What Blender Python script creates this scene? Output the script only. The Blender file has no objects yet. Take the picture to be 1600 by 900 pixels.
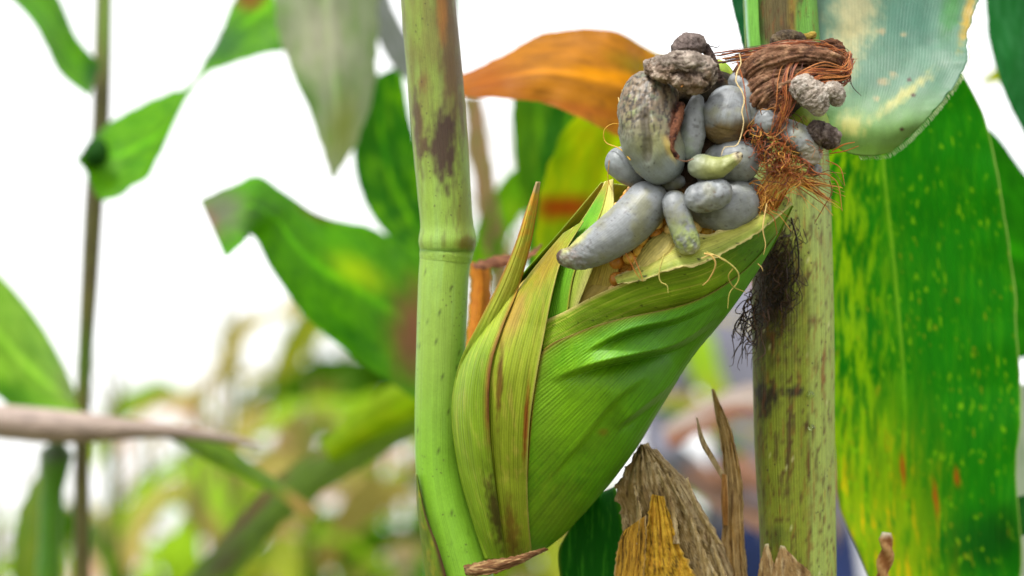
import bpy, math, random
import numpy as np
from mathutils import Vector

# ------------------------------------------------------------------ camera, sky, sun, exposure
SC = bpy.context.scene
COL = SC.collection
D = 0.68                 # distance of the ear from the camera, m
S = 0.0002               # metres per photo pixel at that distance
PITCH = math.radians(8.2)
CAM = np.array([0.0, 0.0, 0.85])
RT = np.array([1.0, 0, 0]); UP = np.array([0, -math.sin(PITCH), math.cos(PITCH)]); FW = np.array([0, math.cos(PITCH), math.sin(PITCH)])

cd = bpy.data.cameras.new('camera'); cam = bpy.data.objects.new('camera', cd); COL.objects.link(cam)
cam.location = CAM; cam.rotation_euler = (math.radians(90) + PITCH, 0, 0)
cd.sensor_width = 36; cd.lens = 36 * D / (1600 * S); cd.clip_start = 0.02; cd.clip_end = 2000
cd.dof.use_dof = True; cd.dof.focus_distance = D - 60 * S; cd.dof.aperture_fstop = cd.lens / 9.6
SC.camera = cam

SUN_EL, SUN_AZ = 58.0, -150.0        # azimuth: where the light comes from, clockwise from +Y
w = bpy.data.worlds.new('World'); SC.world = w; w.use_nodes = True
nt = w.node_tree; nt.nodes.clear()
sky = nt.nodes.new('ShaderNodeTexSky'); sky.sky_type = 'NISHITA'; sky.sun_disc = False
sky.sun_elevation = math.radians(SUN_EL); sky.sun_rotation = math.radians(SUN_AZ)
sky.dust_density = 4.0; sky.air_density = 1.0
hs = nt.nodes.new('ShaderNodeHueSaturation'); hs.inputs['Saturation'].default_value = 0.12
hs.inputs['Value'].default_value = 1.0
bg = nt.nodes.new('ShaderNodeBackground'); bg.inputs['Strength'].default_value = 0.12
ow = nt.nodes.new('ShaderNodeOutputWorld')
cl = nt.nodes.new('ShaderNodeMix'); cl.data_type = 'RGBA'; cl.inputs[0].default_value = .5   # thin even cloud over the sky
cl.inputs[7].default_value = (5.6, 5.6, 5.55, 1)
nt.links.new(sky.outputs[0], hs.inputs['Color']); nt.links.new(hs.outputs[0], cl.inputs[6]); nt.links.new(cl.outputs[2], bg.inputs[0]); nt.links.new(bg.outputs[0], ow.inputs[0])
sl = bpy.data.lights.new('sun', 'SUN'); sl.energy = 1.5; sl.angle = math.radians(10); sl.color = (1, .97, .92)
so = bpy.data.objects.new('sun', sl); COL.objects.link(so)
el, az = math.radians(SUN_EL), math.radians(SUN_AZ)
sd = Vector((math.sin(az) * math.cos(el), math.cos(az) * math.cos(el), math.sin(el)))
so.rotation_euler = (-sd).to_track_quat('-Z', 'Y').to_euler(); so.location = (0, 0, 5)
SC.view_settings.view_transform = 'Standard'; SC.view_settings.look = 'None'
SC.view_settings.gamma = 1; SC.view_settings.use_curve_mapping = False
SC.view_settings.exposure = 1.62
SC.render.engine = 'CYCLES'
SC.cycles.max_bounces = 8; SC.cycles.transmission_bounces = 6; SC.cycles.transparent_max_bounces = 8
SC.cycles.use_denoising = True

# ------------------------------------------------------------------ maths helpers
def P(X):
    """photo-plane coordinates (px, py, px towards the viewer) -> world metres"""
    X = np.asarray(X, float)
    d = D - X[..., 2] * S
    x = (X[..., 0] - 800) * S * d / D; y = (450 - X[..., 1]) * S * d / D
    return CAM + x[..., None] * RT + y[..., None] * UP + d[..., None] * FW
def dz(d): return (D - d) / S

_rng = np.random.RandomState(7)
_perm = _rng.permutation(256); _perm = np.concatenate([_perm, _perm, _perm])
_grad = _rng.randn(256, 3); _grad /= np.linalg.norm(_grad, axis=1)[:, None]
def perlin(p):
    p = np.asarray(p, float)
    i = np.floor(p).astype(int); f = p - i; i &= 255
    t = f * f * f * (f * (f * 6 - 15) + 10)
    out = 0
    for a in (0, 1):
        for b in (0, 1):
            for c in (0, 1):
                h = _perm[_perm[_perm[(i[..., 0] + a) & 255] + ((i[..., 1] + b) & 255)] + ((i[..., 2] + c) & 255)] & 255
                g = _grad[h]
                dd = g[..., 0] * (f[..., 0] - a) + g[..., 1] * (f[..., 1] - b) + g[..., 2] * (f[..., 2] - c)
                wgt = (t[..., 0] if a else 1 - t[..., 0]) * (t[..., 1] if b else 1 - t[..., 1]) * (t[..., 2] if c else 1 - t[..., 2])
                out = out + wgt * dd
    return out * 1.6
def fbm(p, o=4):
    s, a, n = 0, 1.0, 0
    for k in range(o):
        s = s + a * perlin(p * 2 ** k + 17.3 * k); n += a; a *= .5
    return s / n
def ridged(p, o=3):
    s, a, n = 0, 1.0, 0
    for k in range(o):
        s = s + a * (1 - 2 * np.abs(perlin(p * 2 ** k + 9.1 * k))); n += a; a *= .5
    return s / n
def sm(x, a, b):
    t = np.clip((x - a) / (b - a), 0, 1); return t * t * (3 - 2 * t)
def blob(X, cx, cy, rx, ry, ang=0, soft=.5, rough=.35, sc=9.0):
    c, s = math.cos(math.radians(ang)), math.sin(math.radians(ang))
    x = X[..., 0] - cx; y = X[..., 1] - cy
    r = np.sqrt(((x * c + y * s) / rx) ** 2 + ((-x * s + y * c) / ry) ** 2)
    r = r + rough * fbm(X / sc * np.array([1, .45, 1.]), 3)
    return 1 - sm(r, 1 - soft, 1 + soft * .6)
def lin(c):
    c = np.asarray(c, float) / 255.
    return np.where(c <= .04045, c / 12.92, ((c + .055) / 1.055) ** 2.4)
def const(X, c): return np.broadcast_to(lin(c), X.shape[:-1] + (3,)).copy()
def mix(c, col, m):
    col = lin(col) if not isinstance(col, np.ndarray) else col
    m = np.clip(m, 0, 1)[..., None]
    return c * (1 - m) + col * m
def vary(c, X, sc=(30, 30, 30), amt=.18, seed=0):
    n = fbm(X / np.array(sc, float) + seed, 3)
    return c * (1 + amt * n)[..., None]

def spline(pts, n):
    """centripetal-ish Catmull-Rom through pts, n samples"""
    p = np.asarray(pts, float)
    if len(p) == 2:
        t = np.linspace(0, 1, n)[:, None]; return p[0] * (1 - t) + p[1] * t
    dd = np.linalg.norm(np.diff(p[:, :3], axis=0), axis=1) ** .5 + 1e-6
    k = np.concatenate([[0], np.cumsum(dd)])
    m = np.zeros_like(p)
    for i in range(len(p)):
        a, b = max(i - 1, 0), min(i + 1, len(p) - 1)
        m[i] = (p[b] - p[a]) / (k[b] - k[a])
    # equal steps in arc length
    tt = np.linspace(0, k[-1], 800)
    def ev(t):
        j = np.clip(np.searchsorted(k, t, side='right') - 1, 0, len(p) - 2)
        h = (k[j + 1] - k[j]); s = ((t - k[j]) / h)[:, None]; h = h[:, None]
        return (2 * s**3 - 3 * s**2 + 1) * p[j] + (s**3 - 2 * s**2 + s) * h * m[j] + (-2 * s**3 + 3 * s**2) * p[j + 1] + (s**3 - s**2) * h * m[j + 1]
    q = ev(tt); L = np.concatenate([[0], np.cumsum(np.linalg.norm(np.diff(q[:, :3], axis=0), axis=1))])
    return ev(np.interp(np.linspace(0, L[-1], n), L, tt))

# ------------------------------------------------------------------ materials
MATS = {}
def plant_mat(name, nv=30, vein=.2, fine=.15, bump=.3, rough=.5, trans=.25, spec=.35, speck=0., speckcol=(60, 45, 30), vlen=5.0, dist=.0008):
    if name in MATS: return MATS[name]
    m = bpy.data.materials.new(name); m.use_nodes = True; MATS[name] = m
    t = m.node_tree; N = t.nodes; Lk = t.links; N.clear()
    def nn(ty, **kw):
        o = N.new(ty)
        for k, v in kw.items(): setattr(o, k, v)
        return o
    def mth(op, a, b=None):
        o = nn('ShaderNodeMath', operation=op)
        for i, v in enumerate((a, b)):
            if v is None: continue
            if isinstance(v, (int, float)): o.inputs[i].default_value = v
            else: Lk.new(v, o.inputs[i])
        return o.outputs[0]
    at = nn('ShaderNodeAttribute', attribute_name='Col')
    uv = nn('ShaderNodeTexCoord'); sp = nn('ShaderNodeSeparateXYZ'); Lk.new(uv.outputs['UV'], sp.inputs[0])
    cx = nn('ShaderNodeCombineXYZ'); Lk.new(mth('MULTIPLY', sp.outputs[0], nv * 1.0), cx.inputs[0]); Lk.new(mth('MULTIPLY', sp.outputs[1], vlen), cx.inputs[1])
    n1 = nn('ShaderNodeTexNoise'); n1.inputs['Scale'].default_value = 1.0; n1.inputs['Detail'].default_value = 4; Lk.new(cx.outputs[0], n1.inputs['Vector'])
    # even veins, gently wavering
    ph = mth('ADD', mth('MULTIPLY', sp.outputs[0], nv * 6.2832), mth('MULTIPLY', n1.outputs[0], 1.6))
    cy = nn('ShaderNodeCombineXYZ'); Lk.new(mth('MULTIPLY', sp.outputs[0], nv * .23), cy.inputs[0]); Lk.new(mth('MULTIPLY', sp.outputs[1], 2.0), cy.inputs[1])
    n0 = nn('ShaderNodeTexNoise'); n0.inputs['Scale'].default_value = 1.0; n0.inputs['Detail'].default_value = 3; Lk.new(cy.outputs[0], n0.inputs['Vector'])
    am = mth('MULTIPLY', mth('SUBTRACT', n0.outputs[0], .22), 1.5)
    ve = mth('ADD', mth('MULTIPLY', mth('MULTIPLY', mth('SINE', ph), am), .5), .5)
    n2 = nn('ShaderNodeTexNoise'); n2.inputs['Scale'].default_value = 1400; n2.inputs['Detail'].default_value = 5; n2.inputs['Roughness'].default_value = .65
    Lk.new(uv.outputs['Object'], n2.inputs['Vector'])
    n3 = nn('ShaderNodeTexNoise'); n3.inputs['Scale'].default_value = 160; n3.inputs['Detail'].default_value = 4
    Lk.new(uv.outputs['Object'], n3.inputs['Vector'])
    # factor = 1 + vein*(ve-.5)*2*k + fine*(noise)
    f = mth('ADD', 1.0, mth('MULTIPLY', mth('SUBTRACT', ve, .5), vein))
    f = mth('ADD', f, mth('MULTIPLY', mth('SUBTRACT', n1.outputs[0], .5), vein * 2.2))
    f = mth('ADD', f, mth('MULTIPLY', mth('SUBTRACT', n2.outputs[0], .5), fine * 3.0))
    f = mth('ADD', f, mth('MULTIPLY', mth('SUBTRACT', n3.outputs[0], .5), fine * 2.0))
    if vein == 0: f = mth('MULTIPLY', f, mth('ADD', .62, mth('MULTIPLY', n3.outputs[0], .76)))
    vm = nn('ShaderNodeVectorMath', operation='SCALE'); Lk.new(at.outputs['Color'], vm.inputs[0]); Lk.new(f, vm.inputs['Scale'])
    colr = vm.outputs[0]
    if speck > 0:
        vo = nn('ShaderNodeTexVoronoi'); vo.inputs['Scale'].default_value = 520; Lk.new(uv.outputs['Object'], vo.inputs['Vector'])
        n4 = nn('ShaderNodeTexNoise'); n4.inputs['Scale'].default_value = 90; Lk.new(uv.outputs['Object'], n4.inputs['Vector'])
        thr = mth('MULTIPLY', mth('GREATER_THAN', n4.outputs[0], .56), speck)
        k = mth('MULTIPLY', mth('LESS_THAN', vo.outputs['Distance'], mth('MULTIPLY', mth('SUBTRACT', n2.outputs[0], .3), .8)), thr)
        mx = nn('ShaderNodeMix', data_type='RGBA'); Lk.new(k, mx.inputs[0]); Lk.new(colr, mx.inputs[6])
        mx.inputs[7].default_value = (*lin(speckcol), 1); colr = mx.outputs[2]
    pb = nn('ShaderNodeBsdfPrincipled'); Lk.new(colr, pb.inputs['Base Color'])
    rr = mth('ADD', rough - .1, mth('MULTIPLY', n3.outputs[0], .2)); Lk.new(rr, pb.inputs['Roughness'])
    pb.inputs['Specular IOR Level'].default_value = spec
    h = mth('ADD', mth('MULTIPLY', ve, 1.0 if vein > 0 else 0.), mth('MULTIPLY', n2.outputs[0], fine * 3.5))
    h = mth('ADD', h, mth('MULTIPLY', n1.outputs[0], 1.0 if vein > 0 else 0.))
    bp = nn('ShaderNodeBump'); bp.inputs['Strength'].default_value = bump; bp.inputs['Distance'].default_value = dist
    Lk.new(h, bp.inputs['Height']); Lk.new(bp.outputs[0], pb.inputs['Normal'])
    out = nn('ShaderNodeOutputMaterial')
    if trans > 0:
        tr = nn('ShaderNodeBsdfTranslucent'); Lk.new(colr, tr.inputs[0]); Lk.new(bp.outputs[0], tr.inputs['Normal'])
        ms = nn('ShaderNodeMixShader'); ms.inputs[0].default_value = trans
        Lk.new(pb.outputs[0], ms.inputs[1]); Lk.new(tr.outputs[0], ms.inputs[2]); Lk.new(ms.outputs[0], out.inputs[0])
    else: Lk.new(pb.outputs[0], out.inputs[0])
    return m

def husk(nv): return plant_mat('husk_%d' % nv, nv=nv, vein=.42, fine=.12, bump=.35, rough=.48, trans=.15, spec=.25, dist=.0005)
def leafm(nv, trans=.4): return plant_mat('leaf_%d_%d' % (nv, trans * 100), nv=nv, vein=.11, fine=.08, bump=.3, rough=.5, trans=trans, spec=.12)
GALL = plant_mat('gall_skin', nv=30, vein=.09, fine=.17, bump=.22, rough=.44, trans=0, spec=.42, speck=.35, vlen=3, dist=.0003)
CRUST = plant_mat('crust', nv=14, vein=.0, fine=.42, bump=.9, rough=.8, trans=0, spec=.2, vlen=4, dist=.0007)
SILK = plant_mat('silk_thread', nv=3, vein=.0, fine=.25, bump=0, rough=.45, trans=.15)
STALKM = plant_mat('stalk_skin', nv=46, vein=.24, fine=.14, bump=.40, rough=.45, trans=0, spec=.4, speck=.6, vlen=4, dist=.0004)
DRY = plant_mat('dry_leaf', nv=40, vein=.42, fine=.3, bump=.5, rough=.75, trans=.15, spec=.15, vlen=7)
BGLEAF = plant_mat('crop_leaf', nv=10, vein=.12, fine=.05, bump=.1, rough=.6, trans=.5, spec=.1)

# ------------------------------------------------------------------ mesh helpers
def put(name, verts, faces, uvs, cols, mat, parent=None, label=None, solid=0.0, kind=None):
    """verts (N,3) world metres; faces list/array of quads; uvs (N,2); cols (N,3) linear"""
    cols = .9 * np.asarray(cols, float) ** 1.33       # picked display colours -> surface albedo
    base = np.array(root_loc(parent)) if parent is not None else np.zeros(3)
    me = bpy.data.meshes.new(name); v = verts - base
    me.vertices.add(len(v)); me.vertices.foreach_set('co', v.astype(np.float32).ravel())
    f = np.asarray(faces, np.int32); k = f.shape[1]
    me.loops.add(f.size); me.loops.foreach_set('vertex_index', f.ravel())
    me.polygons.add(len(f)); me.polygons.foreach_set('loop_start', np.arange(0, f.size, k, dtype=np.int32))
    me.polygons.foreach_set('loop_total', np.full(len(f), k, np.int32))
    me.update(calc_edges=True); me.polygons.foreach_set('use_smooth', np.ones(len(f), bool))
    ul = me.uv_layers.new(name='UVMap'); ul.data.foreach_set('uv', uvs[f.ravel()].astype(np.float32).ravel())
    ca = me.color_attributes.new('Col', 'FLOAT_COLOR', 'POINT')
    ca.data.foreach_set('color', np.concatenate([np.clip(cols, 0.002, 1), np.ones((len(v), 1))], 1).astype(np.float32).ravel())
    me.materials.append(mat); me.validate()
    o = bpy.data.objects.new(name, me); COL.objects.link(o)
    if parent is not None: o.parent = parent
    if label: o['label'] = label
    if kind: o['kind'] = kind
    if solid:
        md = o.modifiers.new('thickness', 'SOLIDIFY'); md.thickness = solid; md.offset = 0
    return o
def root_loc(o):
    while o.parent is not None: o = o.parent
    return o.location
def thing(name, label, cat, loc=(0, 0, 0), group=None):
    o = bpy.data.objects.new(name, None); COL.objects.link(o); o.location = loc; o.empty_display_size = .05
    o['label'] = label; o['category'] = cat
    if group: o['group'] = group
    return o
def gridfaces(n, m, wrap):
    i = np.arange(n - 1)[:, None]; j = np.arange(m if wrap else m - 1)[None, :]
    j2 = (j + 1) % m
    return np.stack([i * m + j, i * m + j2, (i + 1) * m + j2, (i + 1) * m + j], -1).reshape(-1, 4)
def UV(n, m):
    v, u = np.meshgrid(np.linspace(0, 1, n), np.linspace(0, 1, m), indexing='ij'); return u, v

def tube(name, path, mat, parent, col, n=90, m=48, disp=None, flat=1.0, ends=(1, 1), ext=0., label=None, world=False, seed=0, uoff=0):
    """swept round body; path rows (px, py, dz, r); ends: 1 = rounded cap, 0 = open/flat"""
    if ext:
        pp = np.array(path, float); a = pp[0, :3] - pp[1, :3]; b = pp[-1, :3] - pp[-2, :3]
        a = pp[0, :3] + a / np.linalg.norm(a) * pp[0, 3] * ext; b = pp[-1, :3] + b / np.linalg.norm(b) * pp[-1, 3] * ext
        path = [(*a, pp[0, 3])] + [tuple(x) for x in pp] + [(*b, pp[-1, 3])]
    q = spline(path, n)
    c = q[:, :3]; r = np.maximum(q[:, 3], .2)
    L = np.concatenate([[0], np.cumsum(np.linalg.norm(np.diff(c, axis=0), axis=1))])
    T = np.gradient(c, axis=0); T /= np.linalg.norm(T, axis=1)[:, None] + 1e-9
    if ends[0]:
        k = np.clip(L / (r[0] * 1.0 + 1e-6), 0, 1); r = r * np.sqrt(np.clip(1 - (1 - k) ** 2, 0, 1) + .0004)
    if ends[1]:
        k = np.clip((L[-1] - L) / (q[-1, 3] * 1.0 + 1e-6), 0, 1); r = r * np.sqrt(np.clip(1 - (1 - k) ** 2, 0, 1) + .0004)
    z = np.array([0, 0, 1.])
    side = np.cross(T, z); side /= np.linalg.norm(side, axis=1)[:, None] + 1e-9
    oth = np.cross(side, T)
    th = np.linspace(0, 2 * np.pi, m, endpoint=False)
    nrm = np.cos(th)[None, :, None] * side[:, None] + np.sin(th)[None, :, None] * oth[:, None] * 1.0
    X = c[:, None] + r[:, None, None] * (np.cos(th)[None, :, None] * side[:, None] + flat * np.sin(th)[None, :, None] * oth[:, None])
    v, u = np.meshgrid(L / L[-1], th / (2 * np.pi), indexing='ij')
    dv = np.zeros(u.shape)
    if disp is not None:
        dv = disp(X + seed * 37.7, u, v) * np.clip(r / (r.max() * .35), 0, 1)[:, None]
        X = X + nrm * dv[..., None]
    C = col(X, u, v, dv)
    W = P(X)
    N = n * m
    verts = np.concatenate([W.reshape(-1, 3), W[0].mean(0)[None], W[-1].mean(0)[None]])
    cols = np.concatenate([C.reshape(-1, 3), C[0].mean(0)[None], C[-1].mean(0)[None]])
    uu = np.abs(((u + uoff) % 1) * 2 - 1)
    uvs = np.concatenate([np.stack([uu, v], -1).reshape(-1, 2), [[.5, 0], [.5, 1]]])
    F = gridfaces(n, m, True)
    j = np.arange(m); j2 = (j + 1) % m
    capa = np.stack([np.full(m, N), j2, j, np.full(m, N)], -1); capb = np.stack([np.full(m, N + 1), (n - 1) * m + j, (n - 1) * m + j2, np.full(m, N + 1)], -1)
    F = np.concatenate([F])
    o = put(name, verts, F, uvs, cols, mat, parent, label)
    return o

def loft(name, A, B, mat, parent, col, nu=40, nv=120, zf=None, fold=0., bulge=0., wave=0., wsc=60., label=None, solid=.0003, grv=0., gf=9., ragged=0., off=0., M=None, seed=0., uvf=None):
    """leaf between two edge polylines (px, py[, dz]); M optional midline"""
    def p3(a): return [(*q, 0.) if len(q) == 2 else q for q in a]
    a = spline(p3(A), nv); b = spline(p3(B), nv)
    u, v = UV(nv, nu)
    if M is not None:
        mm = spline(p3(M), nv)
        X = (a[:, None] * ((1 - u) * (1 - 2 * u))[..., None] + mm[:, None] * (4 * u * (1 - u))[..., None] + b[:, None] * (u * (2 * u - 1))[..., None])
    else:
        X = a[:, None] * (1 - u)[..., None] + b[:, None] * u[..., None]
    if ragged and solid:
        e = (np.abs(2 * u - 1)) ** 6
        X[..., 0] += e * ragged * fbm(np.stack([v * 25, u * 2, u * 0 + 3.3 + seed], -1), 3)
        X[..., 1] += e * ragged * fbm(np.stack([v * 25, u * 2, u * 0 + 7.7 + seed], -1), 3)
    if zf is not None: X[..., 2] = zf(X) + off
    X[..., 2] += fold * (np.abs(2 * u - 1)) + bulge * np.sin(np.pi * u)
    if solid == 0: ragged = ragged or 5.; wave = wave or 10.
    if ragged and solid == 0:
        e = (np.abs(2 * u - 1)) ** 8; X[..., :2] += (e * ragged * fbm(np.stack([v * 14, u * 2, u * 0 + A[0][0] * .07], -1), 3))[..., None]
    if grv: X[..., 2] += grv * fbm(np.stack([u * gf, v * 1.6, u * 0 + seed + A[0][0] * .01], -1), 3)
    if wave: X[..., 2] += wave * fbm(X / wsc + 5.1 + seed, 2) * (.3 + .7 * np.abs(2 * u - 1))
    C = col(X, u, v)
    if uvf is not None: u, v = uvf(X)
    return put(name, P(X).reshape(-1, 3), gridfaces(nv, nu, False), np.stack([u, v], -1).reshape(-1, 2), C.reshape(-1, 3), mat, parent, label, solid)

def threads(name, paths, mat, parent, colf, sides=5, label=None, kind='stuff', n=26):
    """paths: list of (points (k,3) photo coords, radius px, colour)"""
    V, F, Uv, C = [], [], [], []; base = 0
    for pts, r, c in paths:
        q = spline(pts, n)[:, :3]; T = np.gradient(q, axis=0); T /= np.linalg.norm(T, axis=1)[:, None] + 1e-9
        s = np.cross(T, [0.13, .2, 1.]); s /= np.linalg.norm(s, axis=1)[:, None] + 1e-9; o = np.cross(s, T)
        th = np.linspace(0, 2 * np.pi, sides, endpoint=False)
        rr = r * (1 - .6 * np.linspace(0, 1, n) ** 3)
        X = q[:, None] + rr[:, None, None] * (np.cos(th)[None, :, None] * s[:, None] + np.sin(th)[None, :, None] * o[:, None])
        V.append(P(X).reshape(-1, 3)); F.append(gridfaces(n, sides, True) + base); base += n * sides
        u, v = UV(n, sides); Uv.append(np.stack([u, v], -1).reshape(-1, 2))
        C.append(np.broadcast_to(lin(c), (n * sides, 3)))
    return put(name, np.concatenate(V), np.concatenate(F), np.concatenate(Uv), np.concatenate(C), mat, parent, label, 0, kind)
RS = np.random.RandomState(11)
def wander(a, b, k=6, amp=10., sag=0.):
    a, b = np.array(a, float), np.array(b, float)
    t = np.linspace(0, 1, k)[:, None]
    p = a * (1 - t) + b * t
    p[1:-1] += RS.randn(k - 2, 3) * amp * np.array([1, 1, .6])
    p[:, 1] += sag * np.sin(np.pi * t[:, 0]); return p

def to_ground(px, py, z):
    q = P(np.array([px, py, z], float)); return (q[0], q[1], 0.0)
def stem_down(path, r_end, bot_y=1500):
    return path

# ------------------------------------------------------------------ setting: ground
def ground():
    m = bpy.data.materials.new('field_soil'); m.use_nodes = True; t = m.node_tree
    b = t.nodes['Principled BSDF']; b.inputs['Roughness'].default_value = .95
    n = t.nodes.new('ShaderNodeTexNoise'); n.inputs['Scale'].default_value = 3; n.inputs['Detail'].default_value = 10
    tc = t.nodes.new('ShaderNodeTexCoord'); t.links.new(tc.outputs['Object'], n.inputs['Vector'])
    r = t.nodes.new('ShaderNodeValToRGB'); r.color_ramp.elements[0].color = (.09, .06, .035, 1); r.color_ramp.elements[1].color = (.14, .17, .05, 1)
    r.color_ramp.elements[0].position = .42; r.color_ramp.elements[1].position = .6
    t.links.new(n.outputs[0], r.inputs[0]); t.links.new(r.outputs[0], b.inputs['Base Color'])
    k = 60; g = np.linspace(-1, 1, k); g = np.sign(g) * np.abs(g) ** 3 * 900
    x, y = np.meshgrid(g, g + 60, indexing='ij'); z = .04 * perlin(np.stack([x * .7, y * .7, x * 0], -1)) - .03
    V = np.stack([x, y, z], -1).reshape(-1, 3)
    o = put('ground', V, gridfaces(k, k, False)[:, ::-1], V[:, :2] * .1, np.full((len(V), 3), .1), m, None, kind='structure')
ground()

# ------------------------------------------------------------------ the ear body frame
_EL = [(765,874),(740,812),(718,730),(708,640),(722,565),(765,495),(815,430),(875,362),(940,285),(975,240)]
_ER = [(806,876),(872,842),(935,775),(990,705),(1035,630),(1083,555),(1137,490),(1190,412),(1238,318),(1262,270)]
_L = np.array(_EL, float); _R = np.array(_ER, float)
def _cm(p, n=400):
    k = np.arange(len(p)); t = np.linspace(0, len(p) - 1, n); m = np.gradient(p, axis=0)
    j = np.clip(t.astype(int), 0, len(p) - 2); s = (t - j)[:, None]
    return (2*s**3-3*s**2+1)*p[j] + (s**3-2*s**2+s)*m[j] + (-2*s**3+3*s**2)*p[j+1] + (s**3-s**2)*m[j+1]
_Ld, _Rd = _cm(_L), _cm(_R); _Cd = (_Ld + _Rd) / 2; _Sd = (_Rd - _Ld) / 2; _NT = len(_Cd)
_Zc = np.interp(np.linspace(0, 9, _NT), [0, 2, 5, 9], [-120, -110, -60, 40])
def _at(arr, t):
    t = np.clip(t, 0, _NT - 1.001); j = t.astype(int); f = t - j
    if arr.ndim == 2: f = f[..., None]
    return arr[j] * (1 - f) + arr[j + 1] * f
def ear_st(X):
    p = X[..., :2]; lo = np.zeros(p.shape[:-1]); hi = np.full(p.shape[:-1], _NT - 1.001)
    for _ in range(24):
        t = (lo + hi) / 2; s = _at(_Sd, t); q = p - _at(_Cd, t)
        g = s[..., 0] * q[..., 1] - s[..., 1] * q[..., 0]      # <0 : point is farther up the ear
        up = g < 0; lo = np.where(up, t, lo); hi = np.where(up, hi, t)
    s_ = _at(_Sd, t); q = p - _at(_Cd, t)
    return (q * s_).sum(-1) / (s_ ** 2).sum(-1), t
def earz(X):
    s, t = ear_st(X); hw = np.linalg.norm(_at(_Sd, t), axis=-1)
    return _at(_Zc, t) + .85 * hw * np.sqrt(np.clip(1 - s ** 2, 0, 1))

# ------------------------------------------------------------------ LEFT MAIZE PLANT with the ear
plant = thing('maize_plant', 'green maize stalk carrying the large husk covered ear with grey smut galls', 'maize plant', to_ground(738, 900, -120))
gz = lambda r: plant.location
def col_stalk_left(X, u, v, d):
    y = X[..., 1]; c = const(X, (150, 176, 86))
    y, x = X[..., 1], X[..., 0]
    c = mix(c, (160, 190, 120), sm(fbm(X / np.array([14, 160, 14.]), 3), .0, .5) * .5); c = mix(c, (110, 110, 60), sm(fbm(X / np.array([5, 130, 6.]) + 8, 3), .05, .5) * .5 * (1 - sm(y, 380, 420)))
    c = mix(c, (134, 178, 56), sm(y, 500, 760) * .85)
    c = mix(c, (128, 116, 70), (1 - sm(y, 80, 380)) * .7 * (.5 + .5 * sm(fbm(X / np.array([16, 70, 16.]) + 4, 3), -.3, .3)))
    m = blob(X, 704, 60, 22, 150, -4, .6, .6, 14) * (y < 300); c = mix(c, (112, 84, 58), m * .85)
    c = mix(c, (176, 122, 50), blob(X, 690, 10, 9, 60, -3) * .6)
    c = mix(c, (84, 60, 52), blob(X, 694, 228, 24, 66, -4, .6, .8, 10) * .95)
    c = mix(c, (100, 72, 60), blob(X, 655, 205, 9, 62, -5, .6, .9, 10) * .8)
    c = mix(c, (128, 96, 66), blob(X, 662, 130, 9, 16, 0, .7, .9, 7) * .6)
    c = mix(c, (120, 110, 55), blob(X, 725, 330, 14, 60, 0, .8) * .5)
    c = mix(c, (96, 130, 40), np.exp(-((y - 391) / 3.) ** 2) * .8)
    c = mix(c, (120, 105, 45), blob(X, 730, 380, 18, 12) * .8)
    sp = sm(perlin(X / 5.5 + 3.3), .62, .7) * sm(y, 400, 430) ; c = mix(c, (70, 80, 35), sp * .7)
    return vary(c, X, (50, 90, 50), .12)
def d_stalk(X, u, v): return .5 * fbm(X / np.array([10, 80, 10.]), 2)
stalk = tube('stalk', [(662, -260, -120, 42), (664, -120, -120, 42), (669, 0, -120, 43), (678, 100, -120, 43.5), (686, 200, -120, 43.5), (694, 300, -120, 42), (698, 350, -120, 41.5), (699, 376, -120, 45), (699, 392, -120, 42.4)],
     STALKM, plant, col_stalk_left, n=240, m=72, disp=d_stalk, ends=(1, 0))
def prof_node(X, u, v): return .4 * fbm(X / np.array([10, 80, 10.]), 2)
tube('node', [(699, 386, -120, 42), (698, 392, -120, 41.6), (697, 398, -120, 41.8), (696, 408, -120, 40.4)], STALKM, stalk, col_stalk_left, n=30, m=72, ends=(0, 0))
low = tube('lower_stalk', [(696, 404, -120, 40), (693, 440, -120, 39.5), (690, 520, -120, 39), (687, 600, -120, 38), (685, 680, -122, 37), (687, 740, -124, 37), (697, 800, -126, 40), (713, 860, -128, 43), (726, 910, -130, 46), (745, 1000, -132, 50), (755, 1200, -140, 52), (755, 1800, -300, 52), (755, 2900, -650, 52), (755, 5600, -1350, 50)],
     STALKM, plant, col_stalk_left, n=700, m=60, disp=d_stalk, ends=(0, 0))
# dry edged sheath at the stalk's foot
def c_sheath(X, u, v):
    c = mix(const(X, (120, 140, 50)), (150, 150, 60), sm(fbm(X / 20.), 0, .4))
    c = mix(c, (98, 72, 48), sm(u, .72, .95)); return vary(c, X, (6, 60, 10), .4)
loft('leaf_sheath', [(650, 740, -105), (653, 800, -108), (660, 860, -110), (670, 930, -112), (690, 1050, -115)], [(652, 742, -98), (664, 800, -82), (686, 860, -76), (704, 930, -74), (720, 1050, -80)], husk(14), low, c_sheath, nu=24, nv=90, bulge=10)

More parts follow.
